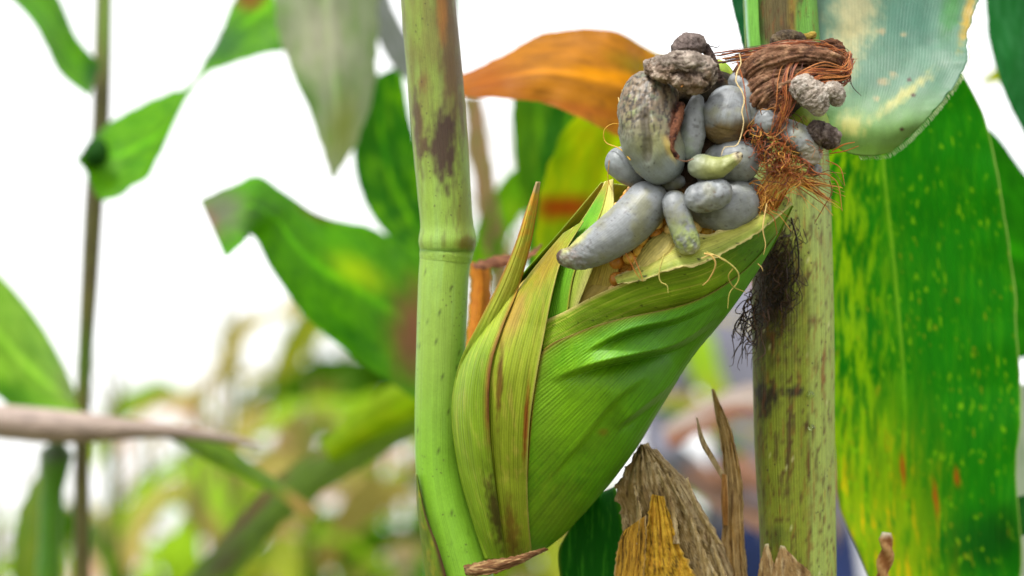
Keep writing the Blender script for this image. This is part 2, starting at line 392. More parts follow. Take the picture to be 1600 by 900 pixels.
# core of the ear (the inner wrapped husks)
def ear_core():
    n, m = 120, 80
    tt = np.linspace(0, _NT * .80, n); k = np.ones(n) * .955
    k[-26:] *= np.sqrt(np.clip(1 - np.linspace(0, 1, 26) ** 2, .02, 1))
    c = _at(_Cd, tt); s = _at(_Sd, tt); hw = np.linalg.norm(s, axis=1)
    th = np.linspace(0, 2 * np.pi, m, endpoint=False)
    X = np.zeros((n, m, 3))
    X[..., :2] = c[:, None] + (s * k[:, None])[:, None] * np.cos(th)[None, :, None]
    X[..., 2] = _at(_Zc, tt)[:, None] + (.85 * hw * k)[:, None] * np.sin(th)[None]
    v, u = np.meshgrid(np.linspace(0, 1, n), th / np.pi % 1, indexing='ij')
    C = vary(const(X, (142, 160, 62)), X, (30, 60, 30), .2)
    C = mix(C, (196, 176, 100), sm(v, .62, .8))
    return put('ear', P(X).reshape(-1, 3), gridfaces(n, m, True), np.stack([u, v], -1).reshape(-1, 2), C.reshape(-1, 3), husk(40), plant, 'plump green maize ear leaning right with its husks torn open at the tip')
ear = ear_core()

def edge(u, w): return 1 - sm(np.minimum(u, 1 - u), 0, w)
GREEN = (86, 152, 14); YG = (148, 172, 56)
# back husk closing the far side
def zback(X):
    s, t = ear_st(X); hw = np.linalg.norm(_at(_Sd, t), axis=-1)
    return _at(_Zc, t) - .85 * hw * np.sqrt(np.clip(1 - s ** 2, 0, 1))
loft('husk_leaf', [(765,874),(740,812),(718,730),(708,640),(722,565),(765,495),(815,430),(875,362),(940,285)], [(806,876),(872,842),(935,775),(990,705),(1035,630),(1083,555),(1137,490),(1190,412),(1238,318)],
     husk(56), ear, lambda X, u, v: vary(mix(const(X, (120, 160, 40)), (170, 180, 90), sm(v, .7, 1)), X, (40, 40, 40), .2), nu=50, nv=120, zf=zback)

# cob with kernels
def c_cob(X, u, v, d): return mix(vary(const(X, (206, 160, 84)), X, (20, 20, 20), .3), (70, 54, 40), 1 - sm(X[..., 1], 290, 320))
cob = tube('cob', [(900, 600, -40, 70), (960, 500, -10, 84), (1010, 410, 25, 80), (1060, 320, 50, 74), (1105, 240, 60, 66), (1150, 170, 60, 54), (1190, 120, 55, 36)], CRUST, ear, c_cob, n=90, m=60)
def kernels():
    V, F, Uv, C = [], [], [], []; base = 0; rng = np.random.RandomState(5)
    ax = spline([(978, 462, 0, 80), (1010, 410, 25, 80), (1052, 335, 46, 72), (1068, 300, 50, 60)], 13)
    T = np.gradient(ax[:, :3], axis=0); T /= np.linalg.norm(T, axis=1)[:, None]
    n, m = 10, 12; ph = np.linspace(0, np.pi, n); th = np.linspace(0, 2 * np.pi, m, endpoint=False)
    sph = np.stack([np.sin(ph)[:, None] * np.cos(th), np.sin(ph)[:, None] * np.sin(th), np.cos(ph)[:, None] + 0 * th], -1)
    for i in range(13):
        side = np.cross(T[i], [0, 0, 1.]); side /= np.linalg.norm(side); oth = np.cross(side, T[i])
        for k in range(18):
            a = 2 * np.pi * (k + .5 * (i % 2)) / 18 + rng.randn() * .05
            dd = np.cos(a) * side + np.sin(a) * oth
            c = ax[i, :3] + dd * (ax[i, 3] + 3) + rng.randn(3) * 1.5
            r = 12.5 * rng.uniform(.75, 1.12)
            X = c + sph * r * np.array([1, 1.0, 1])
            V.append(P(X).reshape(-1, 3)); F.append(gridfaces(n, m, True) + base); base += n * m
            u, v = UV(n, m); Uv.append(np.stack([u, v], -1).reshape(-1, 2))
            cc = lin([(236, 194, 104), (224, 172, 80), (240, 212, 150), (206, 150, 70)][rng.randint(4)])
            C.append(np.broadcast_to(cc, (n * m, 3)))
    put('kernels', np.concatenate(V), np.concatenate(F), np.concatenate(Uv), np.concatenate(C), plant_mat('kernel', nv=2, vein=0, fine=.2, bump=.2, rough=.35, trans=0, spec=.5), ear, 'golden orange kernels showing between the galls and the husks', 0, 'stuff')
kernels()

# H6/H7 inner cream husks behind the kernels' lower edge
def c_cream(X, u, v):
    c = const(X, (202, 184, 104)); c = mix(c, (150, 160, 60), sm(fbm(X / np.array([9, 60, 9.]) + 2), 0, .5) * .6)
    c = mix(c, (176, 120, 60), sm(fbm(X / np.array([12, 50, 9.]) + 8), .15, .5) * .5); return c
loft('husk_leaf', [(850, 560), (872, 500), (900, 440), (926, 380), (940, 330)], [(960, 560), (958, 500), (962, 450), (968, 410), (972, 385)], husk(16), ear, c_cream, nu=40, nv=90, zf=earz, off=-12, label='cream yellow inner husk beside the kernels')
def c_pale(X, u, v):
    c = mix(const(X, (176, 192, 92)), (222, 216, 150), sm(u, .2, .9) * .7); c = mix(c, (206, 196, 130), sm(v, .75, 1)); return vary(c, X, (8, 60, 10), .15)
loft('husk_leaf', [(884, 500), (896, 440), (910, 385), (925, 335), (945, 284)], [(892, 505), (918, 440), (942, 380), (958, 330), (958, 280)], husk(9), ear, c_pale, nu=24, nv=100, zf=earz, off=4, label='pale narrow inner husk strip pointing up beside the kernels')
# H5 bright green strip
def c_h5(X, u, v):
    c = mix(const(X, (116, 170, 40)), (150, 190, 70), sm(u, .3, 1) * .6); c = mix(c, (196, 186, 90), edge(u, .10) * .8)
    c = mix(c, (204, 160, 70), sm(v, .86, 1) * .6)
    c = mix(c, (120, 70, 20), blob(X, 871, 518, 3.5, 5, 0, .4) ); return vary(c, X, (8, 70, 10), .15)
loft('husk_leaf', [(838, 600), (846, 540), (856, 480), (872, 420), (892, 372), (922, 325), (948, 283)], [(884, 600), (884, 540), (888, 480), (898, 425), (918, 380), (940, 330), (952, 282)], husk(11), ear, c_h5, nu=30, nv=120, zf=earz, off=7, label='bright green husk strip with pale rims left of the kernels')

# H2 upper wrapping husk with its pale torn rim
def c_h2(X, u, v):
    c = const(X, (146, 176, 44))
    c = mix(c, (196, 200, 100), sm(fbm(np.stack([u * 16, v * 2.2, u * 0 + 3], -1), 3), .0, .45) * .7)
    c = mix(c, (112, 150, 24), sm(fbm(np.stack([u * 12, v * 2.2, u * 0 + 9], -1), 3), .05, .45) * .6)
    c = mix(c, (150, 128, 62), sm(u, .62, .95) * .55)
    c = mix(c, (214, 200, 140), (1 - sm(u, .0, .10)) * .9)
    c = mix(c, (66, 128, 24), blob(X, 1185, 400, 60, 60, 0, .9) * .7)
    c = mix(c, (70, 80, 30), sm(perlin(X / 6.), .62, .7) * .6)
    return vary(c, X, (40, 8, 10), .18)
loft('husk_leaf', [(852, 500), (884, 486), (925, 464), (985, 438), (1040, 420), (1090, 408), (1150, 378), (1200, 350), (1236, 320)],
     [(842, 600), (860, 580), (930, 540), (1010, 505), (1075, 490), (1130, 470), (1165, 440), (1205, 390), (1240, 322)], husk(34), ear, c_h2, nu=70, nv=200, zf=earz, off=14, wave=5, wsc=50, label='yellowish upper husk with a pale torn rim')
# cream flap right under the galls
def c_flap(X, u, v):
    c = mix(const(X, (186, 186, 104)), (226, 214, 160), edge(u, .2)); c = mix(c, (120, 150, 50), sm(u, .4, .8) * (1 - edge(u, .15)) * .5)
    c = mix(c, (60, 60, 30), sm(perlin(X / 6.5 + 5), .55, .65) * .8)
    return vary(c, X, (30, 8, 10), .2)
loft('husk_leaf', [(960, 432, 120), (1000, 415, 130), (1030, 398, 135), (1075, 372, 140), (1120, 362, 140), (1170, 345, 130), (1222, 300, 100)],
     [(965, 445, 142), (1010, 436, 152), (1055, 420, 165), (1100, 412, 165), (1150, 385, 155), (1195, 356, 138), (1236, 318, 90)], husk(14), ear, c_flap, nu=30, nv=140, bulge=6, wave=6, wsc=26, ragged=5, label='cream rolled husk flap with dark specks under the galls')
loft('husk_leaf', [(985, 430, 110), (1000, 395, 120), (1018, 372, 125), (1042, 360, 118)], [(1000, 434, 130), (1040, 418, 140), (1066, 400, 135), (1060, 372, 120)], husk(12), ear,
     lambda X, u, v: vary(mix(const(X, (206, 194, 126)), (176, 150, 70), sm(u, .5, 1)), X, (8, 14, 10), .3), nu=30, nv=60, bulge=14, label='small cream husk curl beside the green tipped gall')

# H1 main green husk with creases
def z_h1(X):
    z = earz(X)
    def crease(pts, depth, w, up=1.0):
        q = spline(pts, 120)[:, :2]; d2 = ((X[..., None, :2] - q) ** 2).sum(-1); j = d2.argmin(-1)
        tt = j / 119.; dist = np.sqrt(np.take_along_axis(d2, j[..., None], -1)[..., 0])
        tg = np.gradient(q, axis=0)[j]; rel = X[..., :2] - q[j]
        sgn = np.sign(tg[..., 0] * rel[..., 1] - tg[..., 1] * rel[..., 0])
        env = np.sin(np.pi * np.clip(tt, 0, 1)) ** .9 * sm(tt, 0, .3) * (tt > 0) * (tt < 1)
        s = dist * sgn                                       # >0 below the line
        prof = np.where(s < 0, np.exp(s / (w * 1.8)) * up, -np.exp(-s / w) * .9)
        prof = prof * (1 - np.exp(-(s / 2.5) ** 2)) 
        return depth * env * prof
    z = z + crease([(850, 600, 0), (930, 572, 0), (1000, 556, 0), (1060, 540, 0), (1130, 492, 0)], 46, 22)
    z = z + crease([(950, 680, 0), (985, 655, 0), (1020, 628, 0), (1070, 588, 0)], 34, 26)
    z = z + crease([(900, 560, 0), (980, 520, 0), (1060, 500, 0), (1140, 462, 0)], 20, 15)
    z = z + crease([(850, 760, 0), (910, 690, 0), (960, 630, 0), (1010, 590, 0)], 14, 30)
    return z
def c_h1(X, u, v):
    c = const(X, (104, 160, 14)); x, y = X[..., 0], X[..., 1]
    c = mix(c, (150, 194, 44), blob(X, 890, 640, 80, 120, 20, .9) * .8)
    c = mix(c, (140, 176, 60), blob(X, 850, 640, 26, 110, 0, .9) * .6)
    c = mix(c, (150, 150, 50), blob(X, 860, 800, 60, 60, 0, .9) * .35)
    c = mix(c, (128, 152, 34), (1 - sm(u, .0, .16)) * sm(v, .28, .45) * .8)
    c = mix(c, (138, 112, 54), (1 - sm(u, .0, .045)) * sm(v, .3, .4) * .8)
    c = mix(c, (146, 92, 40), (1 - sm(u, .0, .03)) * (1 - sm(v, .3, .4)) * .8)
    c = mix(c, (150, 130, 40), blob(X, 942, 675, 9, 6, 0, .8) * .6)
    c = mix(c, (106, 160, 60), blob(X, 1180, 400, 30, 60, 30, .9) * .4)
    return vary(c, X, (60, 30, 30), .18)
loft('husk_leaf', [(824, 868), (822, 810), (824, 740), (829, 660), (838, 590), (850, 546), (900, 520), (960, 500), (1080, 472), (1160, 425), (1210, 370), (1237, 326)],
     [(808, 878), (840, 866), (872, 843), (905, 810), (937, 775), (990, 706), (1035, 632), (1083, 557), (1137, 490), (1190, 413), (1225, 350), (1240, 322)],
     plant_mat('outer_husk', nv=66, vein=.36, fine=.16, bump=.3, rough=.46, trans=.15, spec=.3, dist=.0005), ear, c_h1, nu=130, nv=280, zf=z_h1, off=20, uvf=lambda X: (np.arctan2(X[..., 1] - 268, 1272 - X[..., 0]) / .62, np.hypot(X[..., 1] - 268, 1272 - X[..., 0]) / 600), label='broad bright green outer husk with deep creases')
# H3 pale middle husk with brown seams
def c_h3(X, u, v):
    c = const(X, (156, 170, 60)); c = mix(c, (186, 180, 92), sm(fbm(X / np.array([12, 90, 12.]) + 1), 0, .5) * .7)
    c = mix(c, (190, 160, 90), blob(X, 800, 490, 22, 50, 20, .8) * .8)
    c = mix(c, (176, 140, 60), blob(X, 855, 410, 22, 50, 30, .8) * .6)
    c = mix(c, (150, 84, 34), blob(X, 822, 660, 4.5, 62, 3, .7, .5) * .9)
    c = mix(c, (196, 184, 120), (1 - sm(1 - u, 0, .05)) * .7)
    c = mix(c, (112, 74, 34), blob(X, 781, 600, 5, 62, 3, .6, .6) * .8)
    c = mix(c, (128, 92, 44), blob(X, 800, 835, 12, 50, -6, .8, .8) * .7)
    return vary(c, X, (20, 80, 20), .15)
loft('husk_leaf', [(772, 874), (766, 800), (756, 720), (752, 640), (760, 570), (782, 505), (812, 450), (846, 405), (880, 365)],
     [(832, 872), (826, 810), (824, 740), (828, 660), (838, 590), (851, 520), (864, 455), (880, 400), (912, 345)], husk(20), ear, c_h3, nu=50, nv=180, zf=earz, off=25, grv=2.5, label='yellowish green husk with brown seams')
# H4 left outer husk ending in the free pointed tip
def c_h4(X, u, v):
    c = const(X, (146, 172, 58)); c = mix(c, (178, 184, 92), sm(fbm(X / np.array([10, 80, 10.]) + 4), 0, .5) * .6)
    c = mix(c, (196, 192, 92), sm(v, .5, .75) * .7); c = mix(c, (214, 160, 70), sm(v, .72, .95) * sm(fbm(X / 14. + 2), -.3, .3) * .8)
    c = mix(c, (168, 110, 50), edge(u, .16) * sm(v, .45, .8) * .8)
    c = mix(c, (150, 96, 56), (1 - sm(1 - u, 0, .22)) * blob(X, 775, 590, 40, 110, 10, .8) * .9)
    c = mix(c, (84, 56, 34), blob(X, 770, 615, 7, 40, 0, .8, .9) * .8)
    c = mix(c, (74, 50, 30), blob(X, 775, 800, 11, 66, -12, .8, .9) * .8)
    c = mix(c, (176, 160, 130), blob(X, 838, 290, 8, 12) * .8)
    return vary(c, X, (20, 80, 20), .15)
loft('husk_leaf', [(758, 874), (738, 812), (716, 730), (706, 640), (718, 568), (748, 505), (778, 445), (804, 385), (822, 330), (838, 284)],
     [(790, 874), (782, 812), (770, 730), (764, 640), (768, 570), (786, 510), (810, 450), (828, 385), (838, 330), (844, 284)], husk(16), ear, c_h4, nu=44, nv=200, zf=lambda X: np.maximum(earz(X), _at(_Zc, ear_st(X)[1]) + 45 * sm(-X[..., 1], -640, -480)), off=32, bulge=8, grv=2.5, label='left outer husk ending in a free orange tinged point')
# dry bract under the ear
def c_dry(X, u, v):
    c = mix(const(X, (138, 104, 74)), (190, 164, 124), sm(fbm(X / np.array([45, 4, 10.])), -.1, .4)); c = mix(c, (84, 58, 40), sm(fbm(X / np.array([50, 5, 12.]) + 9), .1, .4) * .7); return c
loft('dry_bract', [(724, 884, -40), (760, 876, -20), (800, 870, -5), (850, 856, -30)], [(728, 900, -30), (765, 898, 0), (805, 884, 8), (856, 858, -30)], DRY, ear, c_dry, grv=4, nu=24, nv=70, bulge=9, ragged=3, wave=3, wsc=24, label='dry brown bract curled under the base of the ear')

# ------------------------------------------------------------------ smut galls
def c_gall(tip=None, tipc=(176, 180, 110), low=(138, 136, 90), dirty=0., base=(144, 147, 149), top=None):
    def f(X, u, v, d):
        c = const(X, base)
        c = mix(c, (168, 173, 178), sm(fbm(X / 26. + 3), 0, .5) * .5)
        c = mix(c, low, sm(fbm(X / 34. + 11), -.1, .4) * .5)
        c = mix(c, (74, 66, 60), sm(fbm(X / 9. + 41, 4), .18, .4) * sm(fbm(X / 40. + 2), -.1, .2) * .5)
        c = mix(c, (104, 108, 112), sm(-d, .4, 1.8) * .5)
        if tip is not None:
            c = mix(c, tipc, sm(v, tip, min(tip + .3, 1.)) * .85)
            c = mix(c, (128, 100, 78), sm(v, .955, .985) * .9)
        if dirty: c = mix(c, (112, 96, 78), sm(fbm(X / 16. + 21), .3 - dirty * .5, .5) * .85)
        if top is not None: c = mix(c, top[0], blob(X, *top[1:5], 0, .7) * .85)
        c = mix(c, (60, 56, 52), sm(perlin(X / 4.2), .68, .74) * .6)
        return vary(c, X, (9, 9, 9), .14)
    return f
def d_gall(a=1.6, sc=26.):
    def f(X, u, v): return 1.5 * a * fbm(X / sc, 2) + 1.5 * fbm(np.stack([u * 0 + np.sin(u * 6.2832) * 1.6, np.cos(u * 6.2832) * 1.6, v * 1.3 + X[..., 0] * .001], -1), 2) + .15 * fbm(X / 6., 2)
    return f
def d_wr(a=2.5, sc=9., big=2.5, vs=1.):
    def f(X, u, v): return big * fbm(X / 24., 2) + a * ridged(X / sc, 3) - .3 * a
    return f
G = []
def gall(path, label, col, disp, mat=None, n=90, m=56, flat=1., seed=0, name='gall', ext=0.):
    if mat is None: path = [(a, b, c, r * 1.08) for a, b, c, r in path]
    o = tube(name, path, mat or GALL, ear, col, n=n, m=m, disp=disp, flat=flat, label=label, seed=seed, ext=ext); G.append(o); return o

# 1 long horn
def d_horn(X, u, v): return 1.2 * fbm(X / 26., 3) + .3 * fbm(X / 6., 2) + (2.4 * ridged(X / 11., 3) - 1.) * sm(v, .62, .85)
def c_horn(X, u, v, d):
    c = c_gall()(X, u, v, d); c = mix(c, (182, 182, 104), blob(X, 895, 378, 34, 8, -38, .7) * .9)
    c = mix(c, (120, 100, 84), sm(v, .70, .9) * sm(fbm(X / 9. + 4), -.2, .3) * .6); return mix(c, (86, 62, 48), sm(v, .95, .98))
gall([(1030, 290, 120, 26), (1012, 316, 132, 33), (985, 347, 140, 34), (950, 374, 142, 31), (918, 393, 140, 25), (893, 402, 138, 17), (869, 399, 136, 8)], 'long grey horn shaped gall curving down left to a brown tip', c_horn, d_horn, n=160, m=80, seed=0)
# 2 large pod on the left
def d_pod(X, u, v):
    g = -7 * np.exp(-((X[..., 0] - (1008 + (X[..., 1] - 180) * .06)) / 7.) ** 2) * sm(X[..., 1], 160, 190) * (1 - sm(X[..., 1], 235, 262))
    return 2 * fbm(X / 30., 2) + g + (-3.4 * ridged(X / np.array([12, 34, 14.]) + 4, 3) + 1.) * (1 - sm(X[..., 1], 175, 250))
def c_pod(X, u, v, d):
    c = const(X, (126, 130, 112)); y = X[..., 1]
    c = mix(c, (150, 158, 168), sm(y, 225, 270) * .7); c = mix(c, (152, 152, 92), blob(X, 1020, 215, 30, 40, 0, .9) * .5)
    c = mix(c, (164, 170, 110), blob(X, 985, 165, 10, 40, 12, .8) * .7)
    c = mix(c, (140, 122, 104), (1 - sm(y, 150, 240)) * sm(fbm(X / 12. + 2), -.4, .1) * .9)
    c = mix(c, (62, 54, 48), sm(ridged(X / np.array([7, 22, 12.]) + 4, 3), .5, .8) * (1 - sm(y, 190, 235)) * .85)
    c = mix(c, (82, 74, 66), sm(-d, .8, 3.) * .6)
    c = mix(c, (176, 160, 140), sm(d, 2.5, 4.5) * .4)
    c = mix(c, (116, 70, 58), blob(X, 1056, 190, 11, 40, 14, .7, .8) * .85)
    c = mix(c, (190, 170, 96), blob(X, 1046, 232, 6, 24, -25, .7) * .7)
    return mix(c, (50, 44, 40), sm(perlin(X / 4.2), .62, .7) * .6)
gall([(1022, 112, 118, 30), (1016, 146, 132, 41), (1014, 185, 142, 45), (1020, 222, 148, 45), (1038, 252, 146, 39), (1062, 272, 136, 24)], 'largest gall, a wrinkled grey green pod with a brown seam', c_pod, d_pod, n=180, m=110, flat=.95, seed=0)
tube('gall_seam', [(1064, 160, 158, 6), (1060, 185, 172, 7), (1052, 210, 181, 6), (1049, 232, 184, 4.5), (1060, 248, 176, 4)], CRUST, ear, lambda X, u, v, d: mix(const(X, (134, 94, 72)), (70, 40, 36), sm(fbm(X / 9. + 3), .0, .3)), disp=d_wr(1.6, 7., 1.5), n=60, m=24, label='brown ridged seam on the largest gall')
# 3 small left pod
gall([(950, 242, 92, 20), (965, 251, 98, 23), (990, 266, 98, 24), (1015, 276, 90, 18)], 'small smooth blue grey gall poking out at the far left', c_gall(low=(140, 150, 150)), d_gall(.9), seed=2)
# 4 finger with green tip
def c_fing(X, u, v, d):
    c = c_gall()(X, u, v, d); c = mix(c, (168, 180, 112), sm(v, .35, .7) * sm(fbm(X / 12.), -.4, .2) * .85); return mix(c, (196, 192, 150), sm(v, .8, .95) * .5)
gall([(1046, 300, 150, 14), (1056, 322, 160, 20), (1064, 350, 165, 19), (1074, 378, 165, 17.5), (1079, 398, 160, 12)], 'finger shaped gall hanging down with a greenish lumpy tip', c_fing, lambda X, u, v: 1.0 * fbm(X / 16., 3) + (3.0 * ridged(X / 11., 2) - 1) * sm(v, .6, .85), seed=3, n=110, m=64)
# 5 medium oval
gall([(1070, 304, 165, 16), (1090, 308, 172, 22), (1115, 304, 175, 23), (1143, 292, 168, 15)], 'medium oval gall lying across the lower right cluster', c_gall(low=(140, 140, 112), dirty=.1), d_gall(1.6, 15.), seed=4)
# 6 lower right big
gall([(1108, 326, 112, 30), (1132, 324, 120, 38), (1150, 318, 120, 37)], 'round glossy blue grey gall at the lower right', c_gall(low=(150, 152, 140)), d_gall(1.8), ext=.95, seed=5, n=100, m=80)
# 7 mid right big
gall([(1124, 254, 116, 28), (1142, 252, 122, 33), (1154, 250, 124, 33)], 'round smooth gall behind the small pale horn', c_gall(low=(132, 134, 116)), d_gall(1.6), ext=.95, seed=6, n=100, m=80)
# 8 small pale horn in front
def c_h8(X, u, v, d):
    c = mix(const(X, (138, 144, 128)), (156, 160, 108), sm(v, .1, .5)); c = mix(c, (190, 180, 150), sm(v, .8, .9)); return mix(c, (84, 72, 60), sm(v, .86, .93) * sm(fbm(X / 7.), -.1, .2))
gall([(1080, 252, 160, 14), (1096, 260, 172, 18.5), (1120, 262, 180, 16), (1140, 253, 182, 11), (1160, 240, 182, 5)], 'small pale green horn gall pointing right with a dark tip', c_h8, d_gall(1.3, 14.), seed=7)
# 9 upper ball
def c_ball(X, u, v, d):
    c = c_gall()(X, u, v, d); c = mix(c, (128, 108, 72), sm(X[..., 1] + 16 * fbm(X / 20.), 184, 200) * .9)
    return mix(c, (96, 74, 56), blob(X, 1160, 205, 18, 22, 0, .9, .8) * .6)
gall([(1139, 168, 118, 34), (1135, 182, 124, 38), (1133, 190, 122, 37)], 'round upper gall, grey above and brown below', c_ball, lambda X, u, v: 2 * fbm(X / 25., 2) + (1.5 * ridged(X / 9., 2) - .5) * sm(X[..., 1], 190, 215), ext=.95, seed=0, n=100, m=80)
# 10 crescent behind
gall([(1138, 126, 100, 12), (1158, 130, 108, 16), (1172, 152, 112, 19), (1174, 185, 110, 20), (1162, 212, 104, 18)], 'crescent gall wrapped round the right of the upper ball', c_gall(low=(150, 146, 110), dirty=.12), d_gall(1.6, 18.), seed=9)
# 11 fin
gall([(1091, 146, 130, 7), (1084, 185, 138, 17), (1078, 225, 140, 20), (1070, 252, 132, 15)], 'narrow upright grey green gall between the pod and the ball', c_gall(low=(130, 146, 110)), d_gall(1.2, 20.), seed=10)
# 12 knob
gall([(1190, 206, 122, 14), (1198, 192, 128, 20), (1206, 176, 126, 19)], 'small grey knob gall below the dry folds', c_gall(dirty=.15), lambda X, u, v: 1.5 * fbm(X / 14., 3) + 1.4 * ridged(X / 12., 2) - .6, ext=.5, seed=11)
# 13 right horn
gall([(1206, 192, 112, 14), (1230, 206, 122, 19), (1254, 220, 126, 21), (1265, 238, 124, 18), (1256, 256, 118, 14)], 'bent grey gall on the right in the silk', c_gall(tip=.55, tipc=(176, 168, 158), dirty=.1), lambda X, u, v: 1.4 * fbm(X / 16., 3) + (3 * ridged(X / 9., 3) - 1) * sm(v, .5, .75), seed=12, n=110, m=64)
gall([(1262, 262, 105, 9), (1272, 268, 105, 12), (1274, 276, 103, 9)], 'tiny grey gall in the golden silk on the right', c_gall(dirty=.2), d_wr(1.4, 7., 1.5), seed=33, n=50, m=40)
for pts, lab in [([(1094, 268, 118, 10), (1104, 280, 124, 12), (1112, 286, 120, 9)], 'tiny smooth gall wedged under the small pale horn'),
                 ([(1040, 288, 120, 12), (1050, 284, 126, 13), (1064, 284, 120, 11)], 'tiny grey gall wedged under the largest gall'),
                 ([(1100, 216, 108, 10), (1104, 230, 112, 12), (1112, 240, 108, 10)], 'small olive gall wedged under the round upper ball'),
                 ([(1186, 214, 104, 10), (1190, 228, 108, 13), (1192, 246, 104, 11)], 'small gall half buried in silk right of the smooth round gall'),
                 ([(1162, 286, 108, 10), (1176, 290, 110, 12), (1186, 300, 104, 9)], 'small gall at the silk above the husk mouth'),
                 ([(1086, 330, 112, 10), (1094, 338, 116, 12), (1100, 348, 110, 9)], 'tiny gall between the finger gall and the round glossy gall'),
                 ([(1108, 152, 106, 9), (1116, 146, 110, 11), (1124, 140, 104, 9)], 'tiny gall below the crusted slab'),
                 ([(1176, 200, 118, 8), (1184, 210, 120, 9), (1188, 216, 116, 8)], 'tiny gall between the crescent and the knob')]:
    gall(pts, lab, c_gall(dirty=.1), d_gall(1.2, 14.), ext=.6, n=50, m=40, seed=int(pts[0][0]) % 7)
# filler mass the galls grow from
def c_dark(X, u, v, d): return vary(mix(const(X, (70, 62, 50)), (100, 84, 56), sm(fbm(X / 20.), 0, .3)), X, (10, 10, 10), .3)
tube('gall_tissue', [(1050, 140, 100, 26), (1085, 142, 100, 34), (1130, 150, 76, 34), (1150, 185, 60, 30)], CRUST, ear, c_dark, n=60, m=50, disp=d_wr(2., 14., 3), label='dark gall tissue under the crusted slab')
tube('gall_tissue', [(1020, 280, 70, 26), (1060, 255, 62, 44), (1100, 222, 52, 56), (1130, 185, 44, 54), (1165, 150, 50, 44), (1215, 150, 60, 30), (1250, 180, 60, 24)], CRUST, ear, c_dark, n=90, m=60, disp=d_wr(2.5, 14., 4), label='brown green gall tissue filling the gaps')
def c_olive(X, u, v, d): return vary(mix(const(X, (142, 164, 40)), (182, 190, 70), sm(fbm(X / 25.), 0, .4)), X, (8, 30, 8), .2)
tube('husk_base', [(1110, 100, 60, 14), (1130, 115, 66, 15), (1138, 135, 66, 12)], GALL, ear, c_olive, n=40, m=30, label='bright green bit of husk behind the upper galls')
tube('husk_base', [(1215, 150, 40, 26), (1240, 175, 46, 34), (1262, 195, 40, 34), (1270, 225, 36, 26)], GALL, ear, c_olive, n=50, m=36, label='olive green husk behind the white crusted gall')

# crusted galls
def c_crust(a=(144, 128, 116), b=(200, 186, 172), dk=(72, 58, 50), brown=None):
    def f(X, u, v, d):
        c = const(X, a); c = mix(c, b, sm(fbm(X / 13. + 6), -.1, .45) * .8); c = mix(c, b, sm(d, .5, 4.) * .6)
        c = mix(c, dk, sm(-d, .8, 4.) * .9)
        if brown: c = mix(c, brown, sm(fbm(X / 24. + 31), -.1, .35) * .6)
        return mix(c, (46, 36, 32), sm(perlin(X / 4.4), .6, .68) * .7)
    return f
def d_crust(a=4., sc=14., big=6.):
    def f(X, u, v):
        Y = X + 7 * np.stack([fbm(X / 16. + 1, 2), fbm(X / 16. + 5, 2), fbm(X / 16. + 9, 2)], -1)
        return big * 1.2 * fbm(X / 30., 2) - a * 1.3 * (ridged(Y / np.array([sc * 1.7, sc, sc]), 4) - .35) + 1.2 * fbm(X / 4., 2)
    return f
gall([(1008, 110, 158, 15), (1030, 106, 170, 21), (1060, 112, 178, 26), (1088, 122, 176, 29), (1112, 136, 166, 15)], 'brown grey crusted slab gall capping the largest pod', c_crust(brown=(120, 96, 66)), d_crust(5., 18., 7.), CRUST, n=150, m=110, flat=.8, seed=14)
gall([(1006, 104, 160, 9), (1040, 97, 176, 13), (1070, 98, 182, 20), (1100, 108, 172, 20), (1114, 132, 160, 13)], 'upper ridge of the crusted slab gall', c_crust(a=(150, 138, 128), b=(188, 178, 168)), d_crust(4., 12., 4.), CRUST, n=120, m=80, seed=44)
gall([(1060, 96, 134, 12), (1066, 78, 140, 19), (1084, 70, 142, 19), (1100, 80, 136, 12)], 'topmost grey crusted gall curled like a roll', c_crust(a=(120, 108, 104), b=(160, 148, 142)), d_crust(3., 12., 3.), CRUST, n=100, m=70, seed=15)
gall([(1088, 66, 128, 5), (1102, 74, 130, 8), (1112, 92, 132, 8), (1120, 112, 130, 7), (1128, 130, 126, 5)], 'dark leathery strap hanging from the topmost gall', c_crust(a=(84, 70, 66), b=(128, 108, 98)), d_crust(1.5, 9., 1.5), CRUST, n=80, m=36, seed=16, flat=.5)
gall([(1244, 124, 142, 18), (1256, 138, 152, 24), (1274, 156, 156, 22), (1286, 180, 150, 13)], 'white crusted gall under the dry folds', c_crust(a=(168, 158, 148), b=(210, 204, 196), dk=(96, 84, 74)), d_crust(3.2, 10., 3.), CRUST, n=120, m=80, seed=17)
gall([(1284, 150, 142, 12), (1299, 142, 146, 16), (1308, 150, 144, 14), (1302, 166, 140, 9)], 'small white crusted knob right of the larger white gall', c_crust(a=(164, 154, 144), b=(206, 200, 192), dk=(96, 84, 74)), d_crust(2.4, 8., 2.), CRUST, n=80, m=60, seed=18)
gall([(1262, 200, 122, 12), (1280, 208, 132, 20), (1294, 214, 132, 18), (1296, 234, 126, 13)], 'brown grey crusted knob at the far right of the cluster', c_crust(a=(118, 104, 98), b=(170, 158, 150)), d_crust(3.6, 9., 3.), CRUST, n=90, m=70, seed=19)
